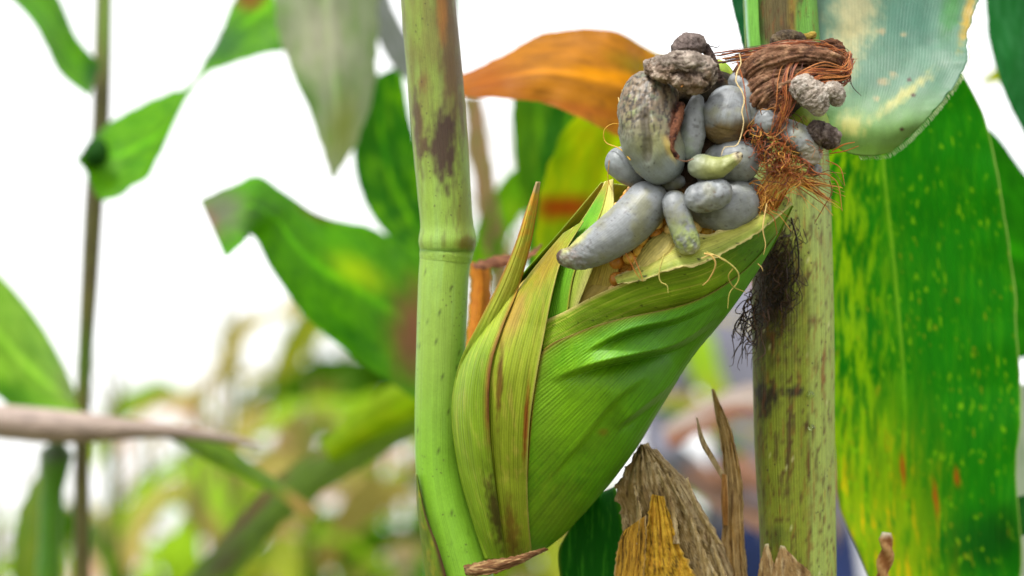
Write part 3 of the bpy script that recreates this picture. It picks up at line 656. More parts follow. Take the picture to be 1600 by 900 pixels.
# brown dry folds at the top right
fc = c_crust(a=(144, 112, 90), b=(196, 164, 136), dk=(70, 46, 36), brown=(130, 94, 70))
def d_fold(X, u, v):
    return 2.5 * fbm(X / 22., 2) + 5.0 * (.3 - ridged(np.stack([np.cos(u * 6.2832) * 2.4, np.sin(u * 6.2832) * 2.4, v * 2.6 + X[..., 0] * .004], -1), 3)) + .8 * fbm(X / 4., 2)
FL = 'brown wrinkled dry gall fold at the top right'
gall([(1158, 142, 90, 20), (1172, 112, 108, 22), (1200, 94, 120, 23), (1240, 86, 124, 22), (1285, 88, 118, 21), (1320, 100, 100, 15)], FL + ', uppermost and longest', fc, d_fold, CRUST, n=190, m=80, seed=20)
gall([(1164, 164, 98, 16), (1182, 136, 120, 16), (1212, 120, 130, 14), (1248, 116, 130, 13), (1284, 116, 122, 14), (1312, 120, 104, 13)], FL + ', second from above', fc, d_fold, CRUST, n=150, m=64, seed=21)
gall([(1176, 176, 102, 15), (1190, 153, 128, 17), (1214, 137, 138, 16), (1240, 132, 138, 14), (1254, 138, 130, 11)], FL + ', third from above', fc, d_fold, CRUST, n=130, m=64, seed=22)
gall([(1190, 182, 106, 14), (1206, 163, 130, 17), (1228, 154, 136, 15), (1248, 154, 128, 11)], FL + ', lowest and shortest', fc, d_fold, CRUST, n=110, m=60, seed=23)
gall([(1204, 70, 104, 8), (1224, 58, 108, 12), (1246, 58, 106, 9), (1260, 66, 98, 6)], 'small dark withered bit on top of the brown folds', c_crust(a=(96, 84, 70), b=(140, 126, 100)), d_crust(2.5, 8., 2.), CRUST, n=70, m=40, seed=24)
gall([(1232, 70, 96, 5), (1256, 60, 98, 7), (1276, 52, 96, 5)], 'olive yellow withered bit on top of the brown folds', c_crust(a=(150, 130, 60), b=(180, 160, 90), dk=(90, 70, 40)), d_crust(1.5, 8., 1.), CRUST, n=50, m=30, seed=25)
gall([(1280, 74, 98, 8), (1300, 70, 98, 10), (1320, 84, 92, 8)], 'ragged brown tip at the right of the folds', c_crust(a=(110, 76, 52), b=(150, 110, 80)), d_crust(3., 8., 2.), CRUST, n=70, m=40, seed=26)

# ------------------------------------------------------------------ silk
RED = [(160, 96, 58), (180, 116, 70), (126, 74, 52), (200, 142, 88), (100, 64, 50)]
GOLD = [(206, 160, 90), (190, 140, 76), (224, 180, 96), (170, 96, 44)]
def pick(a): return a[RS.randint(len(a))]
ps = []
for i in range(30):   # band over the folds from upper left to the right end
    y0 = RS.uniform(74, 92); y1 = RS.uniform(80, 118)
    ps.append((spline([(RS.uniform(1112, 1150), y0 + 8, 112), (1185, y0 - 2 + RS.randn() * 3, 128), (1240, y0 - 10 + RS.randn() * 4, 134), (1290, 74 + RS.randn() * 6, 130), (1322, y1 - 6, 116 + RS.randn() * 6), (1328 + RS.randn() * 2, y1 + 14, 104)], 12)[:, :3], RS.uniform(.5, .95), pick(RED)))
for i in range(62):   # loops from the right end sweeping back to centre
    a = RS.uniform(-1, 1)
    ps.append((spline([(1326 + RS.randn() * 4, 92 + a * 12, 112), (1320 + RS.randn() * 5, 118 + a * 14, 130), (1290, 124 + a * 20 + RS.randn() * 5, 150), (1262, 128 + a * 22, 158), (1240 + RS.randn() * 6, 142 + a * 18, 146), (1218 + RS.randn() * 9, 176 + RS.randn() * 18, 152)], 12)[:, :3], RS.uniform(.5, 1.05), pick(RED)))
for i in range(24):   # hanging strand bundle at x~1232
    x = 1232 + RS.randn() * 7
    ps.append((spline([(1262 + RS.randn() * 6, 76 + RS.randn() * 5, 132), (x + 6, 100, 140), (x - 2 + RS.randn() * 3, 128, 152), (x - 2 + RS.randn() * 4, 160, 154), (1212 + RS.randn() * 9, 210 + RS.randn() * 9, 146)], 12)[:, :3], RS.uniform(.5, .95), pick(RED)))
threads('silk', ps, SILK, ear, None, label='reddish brown dried silk wound over the brown folds')
ps = []
for i in range(130):   # tangled orange nest right of the galls
    c = np.array([1212 + RS.randn() * 20, 238 + RS.randn() * 20, 140 + RS.randn() * 8])
    r = RS.uniform(10, 26); a0 = RS.uniform(0, 6.28); k = np.linspace(0, RS.uniform(2, 5), 8)
    p = np.stack([c[0] + r * np.cos(a0 + k) + RS.randn(8) * 3, c[1] + r * 1.1 * np.sin(a0 + k) + RS.randn(8) * 3, c[2] + RS.randn(8) * 4], -1)
    ps.append((p, RS.uniform(.4, .85), pick(RED + RED + GOLD)))
for i in range(46):   # few threads towards the right
    x1, y1 = RS.uniform(1225, 1322), RS.uniform(222, 330)
    ps.append((wander((1205 + RS.randn() * 14, 268 + RS.randn() * 14, 130), (x1, y1, 128 + RS.randn() * 12), 6, 6., -14), RS.uniform(.55, 1.), pick(GOLD + RED)))
threads('silk', ps, SILK, ear, None, label='tangled orange silk nest right of the galls')
ps = []
for i in range(95):   # golden brush from the husk mouth
    x0 = RS.uniform(1176, 1215); t = RS.uniform(0, 1)
    e = (1215 + 95 * t + RS.randn() * 8, 258 + 44 * t * RS.uniform(.2, 1.6) + RS.randn() * 8, 112 + RS.randn() * 8)
    ps.append((spline([(x0, 348 - (x0 - 1176) * .5 + RS.randn() * 4, 110), (x0 + 10, 305 + RS.randn() * 6, 128), (x0 + 32 + RS.randn() * 6, 276 + RS.randn() * 7, 132), e], 12)[:, :3], RS.uniform(.7, 1.25), pick(GOLD + [(200, 188, 110)])))
threads('silk', ps, SILK, ear, None, label='golden silk brush at the mouth of the husk')
PALE = (214, 190, 130)
ps = [([(1155, 84, 150), (1158, 98, 152), (1152, 112, 155), (1150, 128, 160), (1159, 142, 165), (1163, 158, 168), (1159, 174, 170), (1162, 190, 172), (1157, 215, 176), (1150, 228, 184), (1132, 230, 186), (1127, 243, 190)], 1.1, (226, 206, 160)),
      ([(1152, 96, 150), (1162, 130, 160), (1166, 170, 166), (1172, 196, 160)], 1.0, (176, 110, 60)),
      ([(1064, 136, 196), (1084, 120, 186), (1100, 96, 180)], .9, (190, 140, 70)),
      ([(985, 250, 180), (968, 232, 130), (946, 222, 110), (944, 204, 110), (955, 194, 110), (972, 194, 120)], 1.0, (206, 170, 70)),
      ([(952, 250, 122), (950, 280, 120), (958, 300, 120)], .8, (190, 150, 80)),
      ([(1198, 318, 150), (1194, 340, 156), (1192, 360, 158), (1196, 382, 156), (1193, 398, 152)], 1.2, PALE),
      ([(1038, 396, 178), (1030, 425, 176), (1032, 440, 174), (1042, 446, 172), (1044, 458, 170)], 1.2, (206, 196, 120)),
      ([(1100, 396, 180), (1112, 400, 182), (1118, 414, 180), (1108, 436, 172), (1098, 446, 170)], 1.4, (216, 186, 120)),
      ([(1104, 394, 180), (1130, 405, 176), (1152, 424, 168), (1153, 440, 160), (1140, 458, 158), (1137, 482, 152)], 1.3, (206, 196, 120)),
      ([(1145, 420, 172), (1138, 432, 168), (1146, 448, 160), (1166, 457, 150)], 1.0, (196, 180, 100)),
      ([(1096, 404, 178), (1114, 398, 182), (1132, 408, 176)], 1.1, PALE),
      ([(990, 400, 150), (1002, 430, 160), (1004, 440, 160)], .9, (196, 130, 60)),
      ([(974, 388, 150), (990, 420, 156), (1000, 436, 158)], .9, (196, 130, 60)),
      ([(1184, 412, 130), (1190, 418, 128), (1192, 424, 126)], 1.0, PALE),
      ([(1290, 250, 120), (1312, 262, 120), (1320, 290, 118)], 1.0, (206, 140, 50)),
      ([(1288, 270, 122), (1308, 286, 120), (1316, 330, 116)], 1.0, (206, 150, 60)),
      ([(1296, 282, 122), (1300, 300, 120), (1288, 322, 118), (1272, 350, 112)], .9, (150, 90, 40)),
      ([(1300, 236, 118), (1318, 226, 116), (1336, 222, 114)], 1.3, (206, 140, 70)),
      ([(1296, 240, 118), (1320, 236, 116), (1342, 228, 114)], 1.0, (196, 120, 50)),
      ([(1304, 100, 120), (1318, 94, 118), (1340, 66 + 26, 116)], .9, (150, 100, 70)),
      ([(1326, 112, 116), (1332, 135, 112), (1346, 150, 108)], .8, (96, 60, 44)),
      ([(1110, 72, 120), (1120, 74, 120), (1126, 70, 120)], .9, (70, 60, 50)),
      ([(1084, 248, 196), (1070, 252, 196), (1054, 246, 196)], .9, (150, 110, 80))]
for i in range(16):
    ps.append((wander((1190 + RS.randn() * 10, 300 + RS.randn() * 14, 132), (1200 + RS.randn() * 30, 345 + RS.randn() * 18, 126), 6, 5.), .8, pick(GOLD)))
threads('silk', [(np.array(a, float), r, c) for a, r, c in ps], SILK, ear, None, label='loose pale silk threads crossing the galls and husks')
hp = [((978, 158, 120), (972, 140, 120)), ((974, 172, 120), (966, 152, 118)), ((972, 182, 120), (968, 172, 116)), ((982, 150, 120), (980, 138, 120))]
threads('silk', [(np.array([a, ((a[0] + b[0]) / 2 - 1, (a[1] + b[1]) / 2, 119), b], float), 1.8, (226, 206, 150)) for a, b in hp], SILK, ear, None, label='short pale silk stubs left of the largest gall')

# ------------------------------------------------------------------ RIGHT MAIZE PLANT
rp = thing('maize_plant', 'pale ridged maize stalk at right with the broad yellow spotted green leaf', 'maize plant', to_ground(1243, 900, -160))
def c_rst(X, u, v, d):
    x, y = X[..., 0], X[..., 1]
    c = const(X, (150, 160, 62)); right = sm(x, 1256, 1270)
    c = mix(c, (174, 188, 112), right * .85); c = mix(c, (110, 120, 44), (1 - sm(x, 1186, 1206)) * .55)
    c = mix(c, (164, 178, 130), sm(y, 480, 300) * sm(y, 180, 260) * .5)
    c = mix(c, (178, 172, 84), sm(fbm(X / np.array([7, 40, 8.])), .1, .5) * .5)
    c = mix(c, (120, 176, 90), (1 - sm(y, 60, 160)) * .8)
    c = mix(c, (112, 92, 66), blob(X, 1216, 20, 30, 80, 0, .3, .2) * .9); c = mix(c, (160, 140, 60), blob(X, 1238, 20, 7, 80, 0, .8) * .7)
    c = mix(c, (56, 40, 46), blob(X, 1196, 622, 18, 28, 0, .6, 1.) * .9)
    c = mix(c, (56, 40, 46), blob(X, 1238, 612, 18, 9, 0, .6, 1.) * .85)
    c = mix(c, (96, 64, 44), blob(X, 1233, 700, 4, 86, 2, .7, .9) * .8)
    c = mix(c, (112, 60, 32), blob(X, 1263, 725, 3.5, 26, 0, .7, .8) * .85)
    c = mix(c, (128, 84, 46), blob(X, 1264, 850, 3, 60, 3, .8, .9) * .7)
    c = mix(c, (150, 90, 50), blob(X, 1286, 575, 3, 40, 4, .8, .9) * .7)
    c = mix(c, (150, 104, 60), blob(X, 1288, 592, 4, 6) * .8)
    c = mix(c, (120, 80, 60), blob(X, 1270, 500, 7, 8, 0, .8, .9) * .6)
    c = mix(c, (74, 54, 42), blob(X, 1200, 450, 44, 120, 0, .8, 1.1) * .9); c = mix(c, (150, 96, 50), sm(fbm(X / np.array([6, 30, 6.]) + 15), .12, .4) * .5)
    c = mix(c, (70, 90, 50), blob(X, 1212, 838, 16, 22, 0, .8, .9) * .5)
    c = mix(c, (104, 72, 40), sm(perlin(X / np.array([6, 12, 5.]) + 2), .42, .62) * .75); c = mix(c, (92, 66, 46), sm(fbm(X / np.array([10, 46, 10.]) + 33, 3), .2, .42) * .6)
    c = mix(c, (226, 224, 180), sm(perlin(X / np.array([2.6, 2.6, 3.]) + 7), .72, .8) * .6)
    return vary(c, X, (8, 90, 8), .16)
def d_rst(X, u, v):
    return .5 * fbm(X / np.array([10, 80, 10.]), 2) + 3.5 * sm(X[..., 0], 1260, 1266) - 2.
RSTALK = plant_mat('ridged_stalk_skin', nv=44, vein=.36, fine=.18, bump=.6, rough=.5, trans=0, spec=.3, speck=.8, vlen=5, dist=.0005)
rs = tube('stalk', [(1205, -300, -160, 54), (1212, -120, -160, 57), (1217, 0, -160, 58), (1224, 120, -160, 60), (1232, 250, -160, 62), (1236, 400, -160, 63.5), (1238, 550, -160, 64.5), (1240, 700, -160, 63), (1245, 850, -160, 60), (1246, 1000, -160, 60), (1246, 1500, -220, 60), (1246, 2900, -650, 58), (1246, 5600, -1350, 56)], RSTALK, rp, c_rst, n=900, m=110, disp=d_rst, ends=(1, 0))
# sap drops
def drop(x, y, r):
    m = MATS.get('sap')
    if not m:
        m = bpy.data.materials.new('sap'); m.use_nodes = True; b = m.node_tree.nodes['Principled BSDF']
        b.inputs['Base Color'].default_value = (.8, .88, .5, 1); b.inputs['Roughness'].default_value = .08; b.inputs['Transmission Weight'].default_value = .96; b.inputs['IOR'].default_value = 1.33; MATS['sap'] = m
    tube('sap_drop', [(x, y - r, -101, r * .5), (x, y, -98, r), (x, y + r * .8, -99, r * .8)], m, rs, lambda X, u, v, d: const(X, (200, 200, 120)), n=24, m=20, flat=.7)
drop(1266, 617, 7); drop(1268, 668, 5.5)
# glaucous upper leaf, hanging over
def c_l1(X, u, v):
    c = const(X, (100, 132, 112)); x, y = X[..., 0], X[..., 1]
    c = mix(c, (60, 112, 96), blob(X, 1420, 30, 60, 60, 20, .9) * .7)
    c = mix(c, (178, 172, 136), blob(X, 1335, 20, 38, 60, 5, .8, .5) * .85); c = mix(c, (184, 176, 136), blob(X, 1318, 90, 26, 50, 10, .9, .6) * .6)
    c = mix(c, (130, 162, 84), sm(y, 120, 220) * .75)
    c = mix(c, (188, 180, 118), blob(X, 1410, 150, 60, 9, -38, .9, .7) * .7); c = mix(c, (196, 184, 120), blob(X, 1330, 195, 22, 20, 0, .9, .7) * .6)
    c = mix(c, (120, 156, 60), blob(X, 1370, 235, 60, 12, 0, .9) * .6)
    c = mix(c, (178, 150, 50), blob(X, 1512, 25, 9, 50, 14, .8, .7) * .85)
    c = mix(c, (56, 130, 30), blob(X, 1488, 10, 16, 50, 14, .8) * .6)
    for bx, by, r in ((1377, 50, 7), (1411, 55, 5), (1380, 128, 9), (1395, 117, 7), (1370, 154, 6)): c = mix(c, (190, 160, 120), blob(X, bx, by, r, r * .8, 0, .8, .9, 5) * .45)
    for bx, by in ((1421, 125), (1427, 149), (1409, 202)): c = mix(c, (78, 50, 34), blob(X, bx, by, 4, 3, 0, .5, .6, 4))
    return vary(c, X, (16, 60, 16), .16)
LW = plant_mat('waxy_leaf', nv=50, vein=.06, fine=.12, bump=.12, rough=.5, trans=.05, vlen=9)
l1 = loft('leaf_blade', [(1240, -120, -190), (1252, -20, -170), (1262, 70, -150), (1276, 140, -130), (1290, 195, -120), (1302, 226, -120)],
     [(1560, -120, -230), (1537, -20, -215), (1512, 52, -170), (1508, 104, -120), (1452, 182, -85), (1390, 238, -95)], LW, rp, c_l1, nu=80, nv=160,
     M=[(1400, -120, -230), (1395, -20, -205), (1390, 60, -165), (1385, 130, -120), (1364, 195, -88), (1342, 243, -98)], ragged=5, wave=8, wsc=60, label='pale blue green leaf folded over above the spotted leaf')
hs_ = []
eb = spline([(1512, 52, -170), (1508, 104, -120), (1452, 182, -85), (1390, 238, -95), (1342, 243, -98)], 90)
for q in eb[6:]:
    for k in range(2): hs_.append((np.array([q, q + np.array([2 + RS.rand() * 2, 2.5 + RS.rand() * 2.5, RS.randn()]), q + np.array([3 + RS.rand() * 3, 5 + RS.rand() * 3, RS.randn() * 2])]), .35, (220, 224, 190)))
threads('leaf_hairs', hs_, SILK, l1, None, n=5, sides=4)
# pale veined strip of sheath left of it
loft('leaf_sheath', [(1163, -60, -120), (1164, 0, -118), (1168, 70, -112), (1176, 130, -110)], [(1180, -60, -104), (1184, 0, -100), (1188, 70, -97), (1196, 130, -96)], husk(8), rs, lambda X, u, v: mix(const(X, (134, 186, 92)), (180, 205, 190), (1 - sm(u, 0, .3))), nu=14, nv=40)
# big spotted leaf
def c_l2(X, u, v):
    x, y = X[..., 0], X[..., 1]
    c = const(X, (52, 148, 14)); c = mix(c, (84, 166, 22), sm(fbm(X / np.array([9, 120, 10.]) + 3), 0, .4) * .6)
    left = 1 - sm(u, .10, .55)
    ye = sm(fbm(X / np.array([11, 60, 10.]) + 2), -.28, .3)
    c = mix(c, (172, 212, 14), left * ye * .9)
    low = sm(y, 560, 860) * (1 - sm(u, .25, .75)); c = mix(c, (170, 196, 16), low * sm(fbm(X / np.array([14, 90, 10.]) + 6), -.45, .1) * .9)
    c = mix(c, (236, 206, 24), low * sm(fbm(X / np.array([8, 80, 10.]) + 9), .05, .35) * .8)
    c = mix(c, (12, 92, 10), blob(X, 1545, 850, 70, 50, 0, .9) * .7)
    sp = sm(perlin(X / np.array([5.5, 17, 10.]) + 13), .42, .64) * sm(fbm(X / 60. + 3), -.25, .1); c = mix(c, (156, 206, 40), sp * .75)
    sp = sm(perlin(X / np.array([6, 14, 10.]) + 31), .55, .72); c = mix(c, (176, 180, 50), sp * sm(y, 250, 500) * .6)
    for bx, by, rx, ry in ((1411, 735, 5, 26), (1462, 780, 5, 34), (1495, 745, 5, 16)): c = mix(c, (190, 116, 40), blob(X, bx, by, rx, ry, -6, .8, .5) * .9)
    mr = sm(np.abs(u - .40), .012, .004); c = mix(c, (150, 200, 60), mr * (1 - sm(y, 520, 720)) * .8)
    c = mix(c, (196, 214, 130), (1 - sm(1 - u, 0, .012)) * .8); c = mix(c, (150, 150, 40), (1 - sm(u, 0, .02)) * sm(y, 600, 800))
    return vary(c, X, (20, 80, 20), .14)
loft('leaf_blade', [(1290, 160, -420), (1285, 260, -450), (1288, 400, -480), (1296, 560, -500), (1303, 700, -520), (1312, 790, -520), (1340, 860, -520), (1362, 920, -520), (1400, 1060, -540)],
     [(1490, 92, -470), (1538, 180, -500), (1562, 290, -520), (1582, 420, -550), (1593, 560, -570), (1597, 660, -580), (1588, 730, -590), (1594, 820, -590), (1592, 920, -590), (1560, 1060, -600)],
     leafm(34, .5), rp, c_l2, nu=110, nv=240, M=[(1395, 100, -470), (1408, 260, -505), (1425, 400, -535), (1440, 560, -560), (1448, 700, -570), (1452, 800, -575), (1464, 880, -575), (1478, 960, -575), (1480, 1060, -580)], wave=14, wsc=120, solid=0, label='broad green leaf with yellow streaks and spots')
# leaf behind the top of the stalk
loft('leaf_blade', [(1128, -80, -330), (1143, 0, -320), (1155, 50, -310), (1170, 110, -300)], [(1200, -80, -320), (1205, 0, -310), (1200, 60, -300), (1190, 110, -300)], leafm(10, .3), rp, lambda X, u, v: vary(const(X, (28, 104, 60)), X, (9, 60, 9), .2), nu=20, nv=40, solid=0)
# dark dry silk clinging to the stalk
ps = []
DK = [(58, 42, 34), (80, 58, 44), (44, 32, 28), (104, 78, 58), (70, 56, 36)]
for i in range(75):
    x = 1216 + RS.randn() * 13; y = RS.uniform(335, 470); e = (x - RS.uniform(-12, 26) , y + RS.uniform(30, 95), -92 + RS.randn() * 4)
    x = min(x, 1246); ps.append((wander((x + RS.uniform(0, 18), y, -84 + RS.randn() * 8), (min(e[0], 1244), min(e[1], 530), e[2]), 9, 6.), RS.uniform(.45, 1.0), pick(DK)))
for i in range(28):
    x = RS.uniform(1136, 1180); y = RS.uniform(455, 500) - (x - 1136) * .3
    ps.append((wander((x + 20, y, -60), (x - RS.uniform(-6, 6), RS.uniform(505, 582), -60 + RS.randn() * 8), 8, 6.), RS.uniform(.6, 1.15), pick(DK)))
ps.append((np.array([(1236, 340, -80), (1246, 380, -84), (1247, 430, -88), (1236, 450, -88), (1250, 462, -90)], float), 1.6, DK[0]))
threads('dried_silk', ps, SILK, rs, None, label='blackish brown dried silk clinging to the pale stalk')
# torn bract at the foot of the stalk
def c_br(X, u, v):
    c = mix(const(X, (186, 158, 116)), (222, 202, 164), sm(fbm(X / np.array([5, 30, 9.])), 0, .4)); c = mix(c, (106, 72, 60), sm(fbm(X / np.array([5, 30, 9.]) + 5), .05, .4) * .6); return mix(c, (226, 214, 180), (1 - sm(v, 0, .08)))
loft('dry_bract', [(1196, 850, -88), (1190, 870, -84), (1184, 900, -84), (1176, 960, -90)], [(1200, 850, -88), (1206, 872, -74), (1215, 900, -70), (1220, 960, -70)], DRY, rs, c_br, grv=4, nu=24, nv=60, ragged=3, bulge=4)
loft('dry_bract', [(1220, 852, -86), (1212, 876, -76), (1206, 905, -70), (1200, 960, -70)], [(1224, 854, -86), (1246, 876, -74), (1266, 896, -82), (1290, 960, -90)], DRY, rs, c_br, grv=4, nu=30, nv=60, ragged=3, bulge=6)

# ------------------------------------------------------------------ withered second ear below, on the right plant
def c_dr(a, b, dk, sc=(5, 50, 9), s=0):
    def f(X, u, v):
        c = const(X, a); c = mix(c, b, sm(fbm(X / np.array(sc, float) + s), -.05, .35) * .85); c = mix(c, dk, sm(fbm(X / np.array([sc[0] * .8, sc[1] * .8, 9.]) + 7 + s), .08, .4) * .8)
        return mix(c, (206, 186, 150), edge(u, .05) * .7)
    return f
we = tube('withered_ear', [(1090, 1250, -200, 60), (1080, 1100, -190, 70), (1050, 960, -180, 62), (1020, 850, -175, 40), (1000, 760, -170, 14)], DRY, rp, lambda X, u, v, d: vary(const(X, (130, 104, 66)), X, (6, 60, 8), .4), n=60, m=40, label='withered brown ear husks below the large ear')
loft('husk_leaf', [(1000, 694, -130), (964, 756, -120), (972, 810, -115), (978, 860, -110), (958, 910, -110), (950, 1000, -115)], [(1008, 694, -130), (1052, 740, -110), (1082, 800, -100), (1112, 860, -105), (1140, 915, -115), (1180, 1010, -130)], DRY, we, c_dr((176, 154, 112), (230, 212, 176), (84, 68, 54)), grv=14, nu=60, nv=130, bulge=22, ragged=12, wave=14, wsc=24, label='grey brown streaked dead husk')
loft('husk_leaf', [(1018, 772, -62), (1012, 800, -58), (1006, 860, -56), (1000, 920, -60), (1000, 1000, -70)], [(1036, 776, -62), (1050, 810, -58), (1066, 860, -60), (1090, 910, -66), (1110, 1000, -80)], DRY, we, c_dr((226, 190, 84), (196, 150, 66), (92, 72, 50), sc=(3.5, 60, 9), s=3), grv=14, nu=34, nv=110, bulge=10, ragged=9, wave=10, wsc=16, label='golden yellow dead husk strip')
loft('husk_leaf', [(974, 830, -60), (966, 850, -62), (960, 900, -64), (952, 980, -70)], [(1008, 806, -52), (1010, 850, -52), (1006, 900, -54), (1004, 980, -60)], DRY, we, c_dr((214, 176, 84), (176, 136, 70), (92, 72, 50), sc=(3.5, 60, 9), s=5), grv=14, nu=30, nv=70, bulge=6, ragged=4, label='short golden brown dead husk')
loft('husk_leaf', [(1008, 700, -128), (1040, 745, -112), (1072, 800, -108), (1096, 850, -104), (1112, 910, -108), (1130, 1000, -115)], [(1024, 702, -140), (1070, 750, -140), (1100, 800, -140), (1128, 850, -140), (1156, 915, -140), (1180, 1000, -140)], DRY, we, c_dr((214, 196, 160), (184, 156, 120), (150, 124, 96), s=9), grv=14, nu=30, nv=100, bulge=8, ragged=4, wave=7, wsc=25, label='pale tan dead husk on the right side')
loft('husk_leaf', [(1112, 608, -150), (1118, 650, -146), (1128, 700, -140), (1132, 760, -136), (1128, 830, -132), (1130, 915, -130), (1136, 1010, -140)], [(1114, 608, -150), (1138, 660, -138), (1152, 710, -130), (1160, 760, -128), (1162, 830, -126), (1170, 915, -128), (1182, 1010, -140)], DRY, we, c_dr((206, 180, 134), (184, 150, 92), (134, 106, 74), s=12), grv=14, nu=30, nv=140, fold=-14, ragged=3, wave=7, wsc=22, label='tall curled tan spike of dead husk')
loft('husk_leaf', [(1088, 652, -160), (1094, 690, -150), (1110, 720, -145), (1130, 752, -140)], [(1089, 652, -158), (1101, 688, -148), (1117, 716, -142), (1138, 750, -138)], DRY, we, c_dr((222, 204, 168), (200, 172, 130), (170, 140, 104)), grv=4, nu=8, nv=60, bulge=2, label='thin tan tendril beside the tall spike')
loft('husk_leaf', [(1128, 740, -134), (1127, 780, -128), (1130, 820, -130)], [(1136, 742, -130), (1138, 780, -120), (1138, 822, -126)], DRY, we, c_dr((196, 152, 96), (206, 170, 120), (150, 110, 70)), grv=4, nu=8, nv=40)
for k, (x0, y0, x1, y1, wd) in enumerate([(1040, 742, 1108, 930, 9), (1062, 770, 1128, 930, 7), (1022, 724, 1050, 850, 8), (1096, 800, 1146, 940, 8), (990, 760, 984, 850, 7), (1072, 748, 1120, 850, 6)]):
    mx, my = (x0 + x1) / 2 + 8 * (-1) ** k, (y0 + y1) / 2
    loft('husk_strip', [(x0, y0, -84 + 4 * k), (mx, my, -66), (x1, y1, -60)], [(x0 + 2, y0 - 2, -80), (mx + wd, my - 3, -54), (x1 + wd * 1.5, y1, -52)], DRY, we, c_dr((206, 184, 140), (232, 216, 184), (130, 104, 74), s=k * 5), grv=5, gf=4, nu=12, nv=70, bulge=5, ragged=4, wave=8, wsc=18)
# green leaf low between the ears
def c_lg(X, u, v):
    c = mix(const(X, (44, 136, 30)), (96, 176, 60), sm(fbm(X / np.array([4, 90, 9.])), .0, .4)); c = mix(c, (120, 190, 30), (1 - sm(1 - u, 0, .12)) * .8); return mix(c, (150, 170, 60), (1 - sm(u, 0, .05)) * .7)
loft('leaf_blade', [(918, 780, -230), (884, 836, -225), (872, 866, -222), (880, 930, -222), (900, 1050, -230), (960, 1250, -240)], [(960, 760, -210), (972, 800, -200), (980, 850, -196), (976, 930, -196), (985, 1050, -205), (1030, 1250, -220)], leafm(18, .3), rp, c_lg, nu=40, nv=80, bulge=-18, label='dark green leaf rising behind the base of the large ear')
# pale papery strip behind the dead husk
# twisted stub
tw = thing('dried_leaf', 'small twisted dry leaf tip rising before the spotted leaf at bottom right', 'dried leaf', to_ground(1378, 1000, -200))
def c_tw(X, u, v, d): return mix(mix(const(X, (168, 122, 80)), (206, 170, 124), sm(d, 0, 2.)), (236, 226, 206), 1 - sm(X[..., 1], 832, 842))
tube('twisted_tip', [(1392, 833, -200, 9), (1384, 842, -200, 8), (1386, 860, -200, 11), (1382, 880, -200, 9.5), (1378, 910, -200, 11), (1376, 1000, -200, 10), (1376, 1800, -350, 9), (1376, 5600, -1400, 9)], DRY, tw, c_tw, n=700, m=30, disp=lambda X, u, v: 3.5 * np.sin(2 * (2 * np.pi * u) + X[..., 1] / 6.) + 1.2 * fbm(X / 5., 2))

# ------------------------------------------------------------------ blurred near background plants
def simple(cols, sc=(12, 60, 12), blobs=(), amt=.15):
    """cols: (a,b); b mixed by stretched noise; blobs (cx,cy,rx,ry,ang,colour,strength)"""
    def f(X, u, v, *a):
        c = const(X, cols[0]); c = mix(c, cols[1], sm(fbm(X / np.array(sc, float) + 2), -.1, .4) * .8)
        if len(a) == 0: c = c * (1 + .35 * (1 - sm(np.abs(u - .5), .015, .05)) - .12 * sm(np.abs(u - .5), .05, .1) * sm(-np.abs(u - .5), -.2, -.1))[..., None]
        for b in blobs: c = mix(c, b[5], blob(X, *b[:5], .9, .3, 30) * b[6])
        return vary(c, X, (40, 60, 40), amt)
    return f
def Z(pts, d):
    f = lambda d: d * (1.07 if .92 < d < 1.4 else 1.)
    return [(*p[:2], dz(f(d)) if len(p) == 2 else dz(f(p[2]))) for p in pts]
def stalk_to_ground(path, d, r):
    """path of (px,py,r) at depth d, carried on straight down to the soil"""
    k = D / d
    out = [(p[0], p[1], dz(d), p[2] / 1.0) for p in path]
    return [(a, b, c, e / k) for a, b, c, e in out] if False else out
def rtube(name, pts, d, mat, parent, col, n=80, m=20, **kw):
    """photo-plane tube at depth d; radii are photo pixels as seen"""
    # tube() builds in photo coordinates, where x/y radii already read as seen; depth radius is scaled to stay round
    return tube(name, [(p[0], p[1], dz(p[3] if len(p) > 3 else d), p[2]) for p in pts], mat, parent, col, n=n, m=m, flat=d / D, **kw)
GR = leafm(8, .5)

# A: far left plant
pa = thing('maize_plant', 'slender blurred maize plant at far left with leaves either side of its stalk', 'maize plant', to_ground(128, 900, dz(1.13)))
rtube('stalk', [(168, -200, 13), (163, -40, 13), (160, 100, 14), (157, 200, 14), (148, 300, 15), (140, 440, 14), (133, 560, 12), (128, 700, 12), (128, 1000, 13), (128, 4700, 16)], 1.13, STALKM, pa, simple([(120, 116, 66), (100, 84, 60)], (10, 40, 10), [(165, 30, 12, 90, 0, (140, 170, 80), .8), (138, 560, 20, 60, 0, (84, 120, 30), .8)]), n=300)
loft('leaf_blade', Z([(-40, -150), (30, -70), (88, -10), (118, 55), (156, 100)], 1.05), Z([(-80, -60), (0, -15), (55, 40), (92, 112), (140, 152)], 1.0), GR, pa, simple([(112, 168, 10), (78, 140, 10)], (10, 60, 10), [(150, 115, 22, 30, 0, (24, 96, 20), .8), (50, 30, 40, 20, 40, (110, 176, 60), .5)]), solid=0, nu=20, nv=50, fold=20)
loft('leaf_blade', Z([(152, 204), (188, 181), (238, 156), (288, 138), (303, 128), (322, 96), (345, 48), (370, -12), (390, -70)], 1.02), Z([(119, 250), (134, 268), (160, 312), (222, 286), (252, 240), (274, 182), (300, 140), (330, 112), (372, 96), (470, 70)], .98), GR, pa, simple([(116, 172, 8), (80, 144, 8)], (20, 30, 10), [(145, 245, 26, 20, 0, (24, 90, 34), .8), (350, 70, 50, 30, -30, (70, 116, 72), .8), (390, 0, 24, 18, 0, (150, 80, 40), .8)]), solid=0, nu=30, nv=100, bulge=30)
